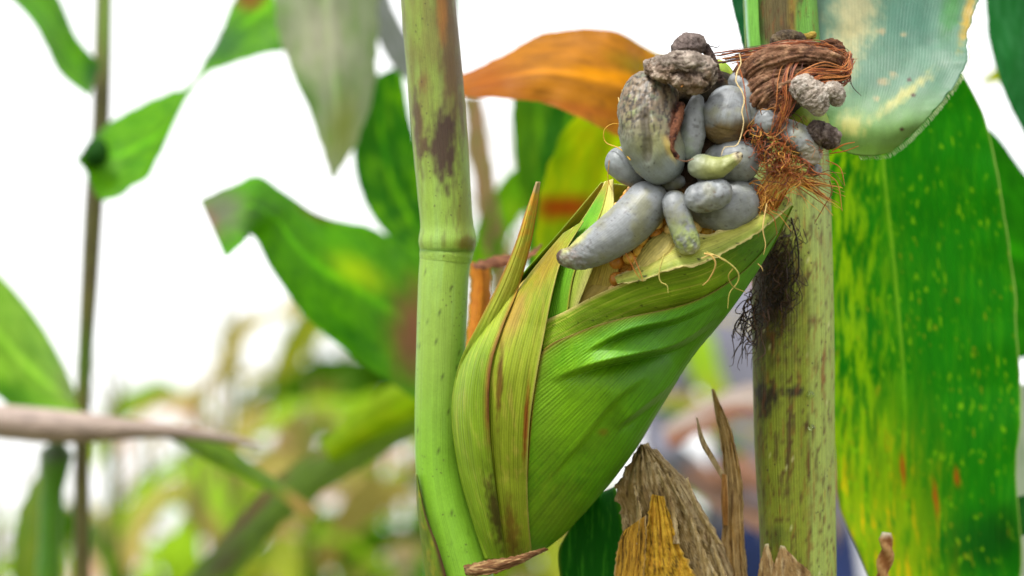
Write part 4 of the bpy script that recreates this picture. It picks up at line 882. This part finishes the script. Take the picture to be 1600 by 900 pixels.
rtube('husk', [(155, 215, 12), (150, 240, 20), (146, 262, 14)], 1.05, BGLEAF, pa, simple([(70, 120, 50), (40, 100, 40)]), n=20)

# D: plant right behind the left stalk
pd = thing('maize_plant', 'blurred maize plant behind the left stalk with a greyish drooping leaf', 'maize plant', to_ground(690, 900, dz(1.0)))
rtube('stalk', [(705, -60, 12), (700, 60, 16), (700, 250, 22), (696, 450, 24), (692, 700, 26), (690, 1000, 26), (690, 5000, 24)], 1.0, STALKM, pd, simple([(96, 140, 50), (80, 110, 40)]), n=260)
loft('leaf_blade', Z([(430, -80, ), (428, 0), (438, 60), (458, 118), (486, 180), (516, 276)], .97), Z([(600, -80), (592, 0), (590, 75), (584, 140), (562, 210), (523, 282)], 1.0), GR, pd, simple([(170, 180, 150), (140, 172, 100)], (20, 60, 10), [(500, 60, 50, 70, 0, (206, 202, 184), .7), (470, 150, 24, 40, -20, (96, 140, 50), .8), (535, 200, 24, 60, 10, (160, 168, 90), .8)]), solid=0, nu=30, nv=70, bulge=30, label='greyish pale leaf drooping to a point')
loft('leaf_blade', Z([(700, 120), (640, 60), (612, 10), (590, -40), (520, -90)], 1.0), Z([(690, 160), (620, 110), (590, 60), (560, -10), (480, -80)], 1.02), GR, pd, simple([(150, 156, 150), (170, 170, 176)]), solid=0, nu=12, nv=40)
loft('leaf_blade', Z([(312, 312, .93), (360, 290, .93), (404, 275, .94), (440, 298, .95), (505, 338, .97), (580, 356, .98), (650, 400, 1.0), (700, 440, 1.0)], .95), Z([(352, 402, .92), (380, 378, .92), (398, 372, .93), (430, 430, .93), (480, 498, .94), (550, 556, .95), (624, 608, .97), (700, 660, 1.0)], .95), GR, pd,
     simple([(108, 170, 8), (74, 138, 10)], (60, 14, 10), [(345, 330, 42, 40, 0, (128, 136, 110), 1.), (330, 345, 12, 30, -20, (150, 120, 110), .7), (500, 330, 34, 14, 20, (120, 92, 20), .9), (560, 425, 50, 24, 30, (176, 206, 10), .9), (540, 520, 60, 16, 38, (20, 104, 14), .5), (648, 520, 42, 80, 0, (150, 112, 84), 1.)]), solid=0, nu=40, nv=100, bulge=22, label='big slanting green leaf with a greyish folded tip')
loft('leaf_blade', Z([(560, 130), (552, 200), (560, 290), (590, 350), (640, 400), (700, 430)], 1.05), Z([(628, 100), (640, 180), (660, 250), (670, 300), (690, 340), (705, 380)], 1.06), GR, pd, simple([(64, 128, 10), (132, 186, 12)], (16, 60, 10)), solid=0, nu=24, nv=60, bulge=-25)
loft('leaf_blade', Z([(270, 925), (330, 860), (400, 775), (470, 716), (560, 668), (640, 632), (700, 610)], 1.12), Z([(330, 960), (380, 890), (430, 828), (490, 780), (580, 722), (650, 680), (705, 650)], 1.08), GR, pd, simple([(104, 130, 24), (84, 104, 24)], (30, 30, 10), [(400, 790, 90, 10, -48, (120, 84, 50), .8), (560, 680, 80, 8, -26, (150, 120, 90), .8), (350, 880, 40, 14, -45, (80, 60, 40), .7)]), solid=0, nu=20, nv=70, bulge=30, label='arching leaf blade slanting across the lower left')
loft('leaf_blade', Z([(500, 690), (560, 640), (610, 600), (660, 575), (700, 560)], 1.1), Z([(520, 730), (580, 700), (630, 680), (670, 660), (700, 650)], 1.1), GR, pd, simple([(150, 180, 24), (170, 190, 40)], (60, 12, 10)), solid=0, nu=16, nv=40, bulge=20)
# dry curled bits seen between stalk and ear
loft('dry_leaf', Z([(734, 408, .79), (736, 450, .79), (732, 500, .79), (726, 560, .79)], .79), Z([(764, 416, .79), (768, 450, .79), (764, 500, .79), (756, 560, .79)], .79), DRY, pd, simple([(206, 146, 60), (190, 124, 50)], (8, 20, 8)), solid=0, nu=16, nv=50, bulge=30, label='orange dry curl beside the left stalk')
loft('dry_leaf', Z([(736, 412, .78), (770, 400, .78), (810, 396, .78), (838, 388, .78), (846, 380, .78)], .78), Z([(742, 420, .77), (772, 420, .77), (806, 410, .77), (834, 400, .77), (848, 384, .77)], .78), DRY, pd, simple([(120, 82, 58), (160, 120, 90)]), solid=0, nu=12, nv=50, bulge=14)

# K: plant with the orange leaf, stalk hidden behind the right stalk
pk = thing('maize_plant', 'blurred maize plant with a broad orange withering leaf behind the galls', 'maize plant', to_ground(1235, 900, dz(.90)))
rtube('stalk', [(1232, 60, 10), (1234, 150, 20), (1236, 400, 24), (1238, 800, 26), (1240, 1100, 26), (1240, 4400, 22)], .90, STALKM, pk, simple([(110, 140, 60), (90, 110, 50)]), n=220)
loft('leaf_blade', Z([(690, 122, .87), (735, 112, .86), (790, 84, .86), (850, 54, .86), (915, 45, .86), (970, 52, .86), (1012, 76, .87), (1060, 96, .88), (1120, 110, .89), (1235, 160, .90)], .9), Z([(690, 150, .85), (735, 152, .84), (800, 154, .84), (850, 162, .84), (910, 186, .84), (960, 210, .85), (1010, 230, .86), (1060, 230, .87), (1120, 230, .88), (1235, 220, .90)], .9), GR, pk,
     simple([(198, 142, 52), (166, 118, 52)], (80, 9, 10), [(960, 120, 90, 12, 8, (236, 170, 20), .9), (1000, 105, 50, 16, 20, (150, 140, 14), .7), (760, 130, 60, 40, 0, (172, 104, 40), .7), (900, 170, 80, 10, 8, (176, 100, 50), .5), (1030, 85, 60, 5, 30, (170, 180, 30), .6)]), solid=0, nu=50, nv=110, bulge=24, wave=20, wsc=70, label='orange and rust coloured withering leaf')
loft('leaf_blade', Z([(905, 170), (868, 230), (846, 300), (836, 370), (846, 440), (900, 520)], .90), Z([(1060, 190), (1050, 240), (1040, 300), (1030, 370), (1030, 440), (1050, 520)], .92), GR, pk, simple([(176, 200, 6), (196, 206, 14)], (20, 60, 10), [(885, 325, 60, 22, 0, (176, 94, 20), 1.), (870, 220, 16, 60, 0, (100, 160, 10), .6), (900, 380, 50, 40, 0, (84, 140, 14), .7)]), solid=0, nu=30, nv=80, bulge=-20, label='yellow green leaf with a rust band')
loft('leaf_blade', Z([(800, 150), (800, 200), (806, 260), (820, 330), (840, 430)], 1.05), Z([(880, 150), (890, 220), (900, 280), (900, 350), (920, 430)], 1.05), GR, pk, simple([(84, 130, 24), (120, 160, 30)], (14, 60, 10)), solid=0, nu=20, nv=50)
loft('leaf_blade', Z([(722, 150), (730, 220), (742, 300), (760, 400), (780, 500)], 1.2), Z([(752, 150), (764, 220), (776, 300), (792, 400), (820, 500)], 1.2), GR, pk, simple([(164, 140, 110), (120, 140, 70)], (10, 50, 10)), solid=0, nu=12, nv=50)
loft('leaf_blade', Z([(730, 420), (744, 350), (770, 300), (806, 262), (860, 240)], 1.2), Z([(776, 430), (790, 380), (812, 340), (840, 310), (880, 290)], 1.2), GR, pk, simple([(110, 160, 20), (150, 180, 40)], (14, 60, 10)), solid=0, nu=20, nv=50)
loft('leaf_blade', Z([(820, 420), (826, 340), (840, 250), (860, 170), (900, 120)], 1.0), Z([(900, 420), (905, 340), (905, 250), (920, 190), (940, 140)], 1.0), GR, pk, simple([(60, 120, 20), (110, 160, 20)], (14, 60, 10)), solid=0, nu=20, nv=50)
# rusty dry leaf seen below the ear
loft('dry_leaf', Z([(1036, 670, 1.5), (1060, 650, 1.5), (1100, 628, 1.5), (1150, 606, 1.5), (1220, 590, 1.5)], 1.5), Z([(1046, 700, 1.45), (1070, 690, 1.45), (1110, 670, 1.45), (1150, 650, 1.45), (1220, 650, 1.45)], 1.5), DRY, pk, simple([(160, 150, 142), (140, 126, 116)], blobs=[(1075, 685, 70, 20, -20, (124, 78, 44), 1.), (1160, 648, 60, 16, 0, (124, 78, 44), 1.)]), solid=0, nu=20, nv=50, bulge=40)
loft('dry_leaf', Z([(1060, 735, 1.5), (1090, 745, 1.5), (1120, 765, 1.5), (1220, 800, 1.5)], 1.5), Z([(1064, 755, 1.45), (1090, 772, 1.45), (1120, 796, 1.45), (1220, 850, 1.45)], 1.5), DRY, pk, simple([(136, 110, 90), (110, 84, 66)]), solid=0, nu=14, nv=30, bulge=30)

# G: left edge plant with the broad leaf and the grey dry stem
pg = thing('maize_plant', 'blurred maize plant at the left edge with a grey fallen stem', 'maize plant', to_ground(-90, 900, dz(1.1)))
rtube('stalk', [(-90, 300, 16), (-90, 600, 18), (-90, 1000, 18), (-90, 4700, 18)], 1.1, STALKM, pg, simple([(110, 140, 60), (90, 110, 50)]), n=160)
loft('leaf_blade', Z([(-95, 330), (-30, 400), (20, 450), (60, 500), (95, 560), (128, 636)], 1.1), Z([(-95, 560), (-30, 600), (0, 622), (30, 646), (80, 652), (126, 644)], 1.02), GR, pg, simple([(150, 192, 70), (110, 164, 20)], (20, 40, 10), [(20, 620, 60, 24, 20, (50, 120, 10), .7), (110, 600, 24, 40, 0, (140, 160, 60), .6)]), solid=0, nu=24, nv=60, bulge=50)
rtube('fallen_stem', [(-100, 644, 24), (-20, 656, 26), (60, 664, 27), (120, 668, 25), (180, 670, 19), (250, 672, 13), (320, 680, 9), (380, 690, 6), (410, 698, 3)], 1.07, STALKM, pg, simple([(172, 156, 146), (136, 120, 112)], (60, 8, 10)), n=80)
loft('leaf_blade', Z([(250, 668), (300, 676), (350, 694), (400, 728), (450, 760), (500, 800)], 1.02), Z([(250, 678), (290, 700), (340, 730), (390, 752), (440, 780), (490, 830)], 1.0), GR, pg, simple([(120, 150, 20), (90, 130, 20)], (30, 10, 10), [(470, 790, 40, 30, 0, (180, 150, 100), .8)]), solid=0, nu=16, nv=50, bulge=14)
ph = thing('maize_plant', 'short blurred green maize stalk with a dark node under the grey fallen stem', 'maize plant', to_ground(80, 900, dz(1.15)))
rtube('stalk', [(92, 680, 26), (88, 715, 26), (82, 760, 18), (78, 860, 18), (76, 1000, 20), (76, 5000, 20)], 1.15, STALKM, ph, simple([(96, 150, 30), (120, 160, 40)], blobs=[(88, 705, 34, 26, 0, (70, 70, 50), .9)]), n=160)
loft('leaf_blade', Z([(88, 700), (60, 740), (30, 800), (20, 880), (30, 960)], 1.15), Z([(100, 700), (90, 760), (70, 820), (60, 900), (60, 960)], 1.12), GR, ph, simple([(110, 140, 30), (140, 150, 50)]), solid=0, nu=14, nv=40)

# M: plant past the right edge
pm = thing('maize_plant', 'blurred maize plant at the right edge, teal green leaf hanging from above', 'maize plant', to_ground(1760, 900, dz(.92)))
rtube('stalk', [(1750, -200, 14), (1755, 200, 20), (1758, 600, 22), (1760, 1000, 22), (1760, 4400, 20)], .92, STALKM, pm, simple([(110, 140, 60), (90, 110, 50)]), n=200)
loft('leaf_blade', Z([(1530, -120, .88), (1538, -20, .88), (1544, 50, .88), (1560, 120, .88), (1590, 190, .89), (1640, 280, .9)], .9), Z([(1752, -160, .92), (1700, 0, .92), (1690, 80, .92), (1680, 160, .92), (1670, 230, .92), (1660, 300, .92)], .9), GR, pm, simple([(50, 128, 66), (84, 150, 100)], (12, 60, 10)), solid=0, nu=30, nv=60, bulge=24)
loft('leaf_blade', Z([(1530, 190, .92), (1560, 215, .92), (1600, 270, .92), (1660, 340, .92), (1755, 420, .92)], .9), Z([(1530, 560, .93), (1570, 560, .93), (1640, 560, .93), (1700, 560, .93), (1755, 560, .92)], .9), GR, pm, simple([(60, 144, 14), (40, 120, 14)], (12, 60, 10)), solid=0, nu=30, nv=60)
loft('leaf_blade', Z([(1532, 128, 1.1), (1540, 112, 1.1), (1556, 104, 1.1), (1600, 90, 1.1), (1700, 60, 1.0), (1755, 40, .92)], 1.1), Z([(1534, 132, 1.1), (1546, 134, 1.1), (1560, 130, 1.1), (1600, 124, 1.1), (1700, 90, 1.0), (1755, 60, .92)], 1.1), GR, pm, simple([(190, 196, 20), (170, 180, 30)]), solid=0, nu=10, nv=30)
loft('leaf_blade', Z([(1570, 600, .9), (1572, 700, .9), (1560, 820, .9), (1575, 1000, .9)], .9), Z([(1680, 600, .92), (1680, 700, .92), (1690, 820, .92), (1700, 1000, .92)], .9), GR, pm, simple([(180, 190, 170), (160, 176, 150)]), solid=0, nu=14, nv=40)
loft('leaf_blade', Z([(1548, 815, .8), (1556, 790, .8), (1580, 778, .8), (1640, 770, .82), (1758, 760, .92)], .8), Z([(1560, 850, .8), (1572, 845, .8), (1600, 838, .8), (1650, 830, .82), (1758, 820, .92)], .8), GR, pm, simple([(30, 110, 14), (50, 130, 20)]), solid=0, nu=14, nv=40)

# ------------------------------------------------------------------ crop behind: individual maize plants
def mesh_obj(name, V, F, cols, mat):
    return V, F, cols
def build_crop(name, kind, seed):
    rng = np.random.RandomState(seed)
    root = thing(name, '', 'maize plant')
    H = 1.0
    pal = {'green': [(120, 166, 34), (160, 192, 60), (84, 124, 26)], 'yellow': [(156, 166, 60), (186, 176, 110), (120, 140, 40)], 'dry': [(206, 176, 150), (180, 140, 104), (220, 204, 180)]}[kind]
    # stalk
    n, m = 24, 8; z = np.linspace(0, H * .92, n); r = np.interp(z, [0, H], [.013, .005])
    cx = .03 * np.sin(z * 2 + seed) - .03 * np.sin(seed); cy = .02 * np.cos(z * 2.2 + seed) - .02 * np.cos(seed)
    th = np.linspace(0, 2 * np.pi, m, endpoint=False)
    V = np.stack([cx[:, None] + r[:, None] * np.cos(th), cy[:, None] + r[:, None] * np.sin(th), z[:, None] + 0 * th], -1)
    u, v = UV(n, m); C = np.broadcast_to(lin(pal[rng.randint(3)]), (n * m, 3))
    put('stalk', V.reshape(-1, 3), gridfaces(n, m, True), np.stack([u, v], -1).reshape(-1, 2), C, BGLEAF, root)
    nl = 7
    for i in range(nl):
        h = H * (.18 + .7 * i / nl) ; a = (i % 2) * math.pi + rng.randn() * .5 + seed
        L = rng.uniform(.38, .62) * (1 - .3 * abs(i / nl - .5)); W = rng.uniform(.020, .030)
        n, m = 22, 7; t = np.linspace(0, 1, n)
        up = rng.uniform(.7, 1.2); droop = rng.uniform(1.6, 2.8) * (1.3 if kind == 'dry' else 1)
        ang = up - droop * t ** 1.2
        dx = np.cumsum(np.cos(ang)) * L / n; dzz = np.cumsum(np.sin(ang)) * L / n
        x0 = np.interp(h, z, cx); y0 = np.interp(h, z, cy)
        c = np.stack([x0 + dx * math.cos(a), y0 + dx * math.sin(a), h + dzz], -1)
        wd = W * np.sin(np.pi * np.clip(t * .92 + .08, 0, 1)) ** .6 + .002
        tw_ = rng.randn() * 1.2 * t + rng.randn() * .2
        s0 = np.array([-math.sin(a), math.cos(a), 0]); nrm = np.stack([-np.sin(ang) * math.cos(a), -np.sin(ang) * math.sin(a), np.cos(ang)], -1)
        side = np.cos(tw_)[:, None] * s0 + np.sin(tw_)[:, None] * nrm; on = np.cos(tw_)[:, None] * nrm - np.sin(tw_)[:, None] * s0
        q = np.linspace(-1, 1, m)
        V = c[:, None] + side[:, None] * (q[None, :, None] * wd[:, None, None]) + on[:, None] * (np.abs(q)[None, :, None] * wd[:, None, None] * .35 + .008 * np.sin(t * 30 + i)[:, None, None] * np.abs(q)[None, :, None])
        u, v = UV(n, m); C = np.broadcast_to(lin(pal[rng.randint(3)]), (n, m, 3)).copy()
        C = mix(C, (176, 140, 80), sm(v, .75, 1) * rng.rand())
        put('leaf_blade', V.reshape(-1, 3), gridfaces(n, m, False), np.stack([u, v], -1).reshape(-1, 2), C.reshape(-1, 3), BGLEAF, root)
    # tassel: a spike with side branches
    Vs, Fs, Cs, Us = [], [], [], []; base = 0
    for k in range(5):
        a = rng.uniform(0, 6.28); tilt = 0 if k == 0 else rng.uniform(.25, .6); L = .16 if k else .22
        n, m = 8, 5; t = np.linspace(0, 1, n)
        c = np.stack([cx[-1] + np.sin(tilt * t) * L * t * math.cos(a), cy[-1] + np.sin(tilt * t) * L * t * math.sin(a), z[-1] - .01 + L * t * np.cos(tilt * t)], -1)
        th = np.linspace(0, 2 * np.pi, m, endpoint=False); rr = .0045 * (1 - .5 * t)
        Vs.append((c[:, None] + rr[:, None, None] * np.stack([np.cos(th), np.sin(th), 0 * th], -1)[None]).reshape(-1, 3)); Fs.append(gridfaces(n, m, True) + base); base += n * m
        u, v = UV(n, m); Us.append(np.stack([u, v], -1).reshape(-1, 2)); Cs.append(np.broadcast_to(lin((170, 170, 110)), (n * m, 3)))
    put('tassel', np.concatenate(Vs), np.concatenate(Fs), np.concatenate(Us), np.concatenate(Cs), BGLEAF, root)
    return root
def copy_tree(o, parent=None):
    c = o.copy(); COL.objects.link(c)
    if parent is not None: c.parent = parent
    for ch in list(o.children): copy_tree(ch, c)
    return c
protos = [(build_crop('crop_maize', 'green', 1), 'green'), (build_crop('crop_maize', 'yellow', 2), 'yellow'), (build_crop('crop_maize', 'green', 3), 'green'), (build_crop('crop_maize', 'dry', 4), 'dry'), (build_crop('crop_maize', 'green', 5), 'green'), (build_crop('crop_maize', 'yellow', 6), 'yellow')]
rng = np.random.RandomState(21)
# (photo x, photo y of the top, distance)
spots = []
for i in range(9): spots.append((-40 + i * 84 + rng.uniform(-22, 22), rng.uniform(640, 800), rng.uniform(5.5, 8.)))
for i in range(6): spots.append((350 + i * 52 + rng.uniform(-12, 12), rng.uniform(400, 560), rng.uniform(5.2, 9.0)))
for i in range(7): spots.append((740 + i * 20 + rng.uniform(-8, 8), rng.uniform(150, 330), rng.uniform(3.6, 6.0)))
for x, y, d in [(262, 640, 3.0), (452, 620, 3.2), (150, 680, 3.4)]: spots.append((x, y, d))
for x, y, d in [(375, 445, 4.6), (205, 520, 4.0), (455, 490, 6.4), (550, 500, 5.6), (610, 470, 6.2), (400, 620, 3.6), (775, 250, 4.4), (840, 330, 5.2), (740, 380, 5.5), (500, 600, 4.6), (30, 720, 3.6)]: spots.append((x, y, d))
used = set()
for i, (x, y, d) in enumerate(spots):
    k = i % 6
    if k in used: o = copy_tree(protos[k][0])
    else: o = protos[k][0]; used.add(k)
    top = P(np.array([x, y, dz(d)], float))
    sc = top[2] / 1.10
    o.location = (top[0], top[1], 0); o.rotation_euler = (0, 0, rng.uniform(0, 6.28)); o.scale = (sc, sc, sc)
    kind = {'green': 'green', 'yellow': 'yellowish', 'dry': 'dry tan'}[protos[k][1]]
    zone = 'under the broad leaf at the left edge' if x < 90 else 'beneath the grey fallen stem' if x < 250 else 'left of the slanting leaf blade' if x < 400 else 'above the slanting leaf blade' if x < 520 and y < 640 else 'below the slanting leaf blade' if x < 640 else 'between the two thick stalks'
    o['label'] = 'blurred %s crop plant, %s, %s' % (kind, 'tall' if y < 560 else 'nearer' if d < 4.6 else 'farther', zone)
    o['group'] = o['label']
# ------------------------------------------------------------------ person far behind, mostly hidden
def person():
    c = P(np.array([1215, 780, dz(4.5)], float)); root = thing('person', 'blurred person in a grey shirt and navy trousers standing behind the stalks', 'person', (c[0], c[1], 0))
    pts = {'pel': (0, 0, 1.0), 'wa': (0, 0, 1.12), 'ch': (0, 0, 1.32), 'sh': (0, 0, 1.45), 'nk': (0, 0, 1.52), 'hd': (0, -.01, 1.62), 'tp': (0, 0, 1.70),
           'ls': (-.17, 0, 1.43), 'le': (-.25, .02, 1.17), 'lw': (-.16, -.2, 1.08), 'lh': (-.10, -.27, 1.09), 'rs': (.17, 0, 1.43), 're': (.25, .02, 1.17), 'rw': (.16, -.2, 1.08), 'rh': (.10, -.27, 1.09),
           'lp': (-.1, 0, .93), 'lk': (-.11, -.02, .5), 'la': (-.12, .02, .09), 'lf': (-.13, -.13, .045), 'rp': (.1, 0, .93), 'rk': (.11, -.02, .5), 'ra': (.12, .02, .09), 'rf': (.13, -.13, .045)}
    rad = {'pel': (.15, .11), 'wa': (.14, .10), 'ch': (.16, .11), 'sh': (.13, .09), 'nk': (.055, .055), 'hd': (.085, .1), 'tp': (.06, .07), 'ls': (.065, .065), 'le': (.045, .045), 'lw': (.03, .03), 'lh': (.035, .025), 'rs': (.065, .065), 're': (.045, .045), 'rw': (.03, .03), 'rh': (.035, .025),
           'lp': (.09, .09), 'lk': (.06, .06), 'la': (.042, .042), 'lf': (.045, .035), 'rp': (.09, .09), 'rk': (.06, .06), 'ra': (.042, .042), 'rf': (.045, .035)}
    ed = [('pel', 'wa'), ('wa', 'ch'), ('ch', 'sh'), ('sh', 'nk'), ('nk', 'hd'), ('hd', 'tp'), ('sh', 'ls'), ('ls', 'le'), ('le', 'lw'), ('lw', 'lh'), ('sh', 'rs'), ('rs', 're'), ('re', 'rw'), ('rw', 'rh'), ('pel', 'lp'), ('lp', 'lk'), ('lk', 'la'), ('la', 'lf'), ('pel', 'rp'), ('rp', 'rk'), ('rk', 'ra'), ('ra', 'rf')]
    # five short fingers on each hand
    for s, sx in (('l', 1), ('r', -1)):
        hx, hy, hz = pts[s + 'h']
        for k in range(5):
            kk = '%sg%d' % (s, k); pts[kk] = (hx + sx * (.05 if k else .0), hy - (.03 if k else .0) - .004 * k, hz + (.03 - .018 * k if k else .055)); rad[kk] = (.009, .009); ed.append((s + 'h', kk))
    ks = list(pts); me = bpy.data.meshes.new('body'); me.from_pydata([pts[k] for k in ks], [(ks.index(a), ks.index(b)) for a, b in ed], [])
    o = bpy.data.objects.new('body', me); COL.objects.link(o)
    md = o.modifiers.new('skin', 'SKIN')
    for i, k in enumerate(ks): me.skin_vertices[0].data[i].radius = rad[k]
    me.skin_vertices[0].data[0].use_root = True
    sb = o.modifiers.new('sub', 'SUBSURF'); sb.levels = 2; sb.render_levels = 2
    dg = bpy.context.evaluated_depsgraph_get(); m2 = bpy.data.meshes.new_from_object(o.evaluated_get(dg))
    bpy.data.objects.remove(o); bpy.data.meshes.remove(me)
    m2.name = 'body'
    def sm_(n, c):
        m = bpy.data.materials.new(n); m.use_nodes = True; b = m.node_tree.nodes['Principled BSDF']; b.inputs['Roughness'].default_value = .85
        t = m.node_tree.nodes.new('ShaderNodeTexNoise'); t.inputs['Scale'].default_value = 30; r = m.node_tree.nodes.new('ShaderNodeValToRGB')
        r.color_ramp.elements[0].color = (*(lin(c) * .85), 1); r.color_ramp.elements[1].color = (*(lin(c) * 1.1), 1)
        m.node_tree.links.new(t.outputs[0], r.inputs[0]); m.node_tree.links.new(r.outputs[0], b.inputs['Base Color']); return m
    m2.materials.clear()
    for m in (sm_('grey_shirt', (96, 96, 110)), sm_('navy_trousers', (14, 36, 86)), sm_('skin', (120, 84, 66)), sm_('shoe', (50, 44, 40))): m2.materials.append(m)
    for p in m2.polygons:
        z = p.center.z; ax = abs(p.center.x); y = p.center.y
        p.material_index = 2 if (z > 1.5 or y < -.17 and z > .9) else 3 if z < .09 else 1 if z < 1.0 else 0
        p.use_smooth = True
    b = bpy.data.objects.new('body', m2); COL.objects.link(b); b.parent = root
    # hair, eyes, nose
    import bmesh
    bm = bmesh.new(); bmesh.ops.create_uvsphere(bm, u_segments=20, v_segments=14, radius=.1)
    for v in bm.verts: v.co = Vector((v.co.x * .95, v.co.y * 1.1 + .02, v.co.z * .9 + 1.68))
    hm = bpy.data.meshes.new('hair'); bm.to_mesh(hm); bm.free(); hm.materials.append(sm_('black_hair', (30, 26, 24)))
    h = bpy.data.objects.new('hair', hm); COL.objects.link(h); h.parent = root
person()
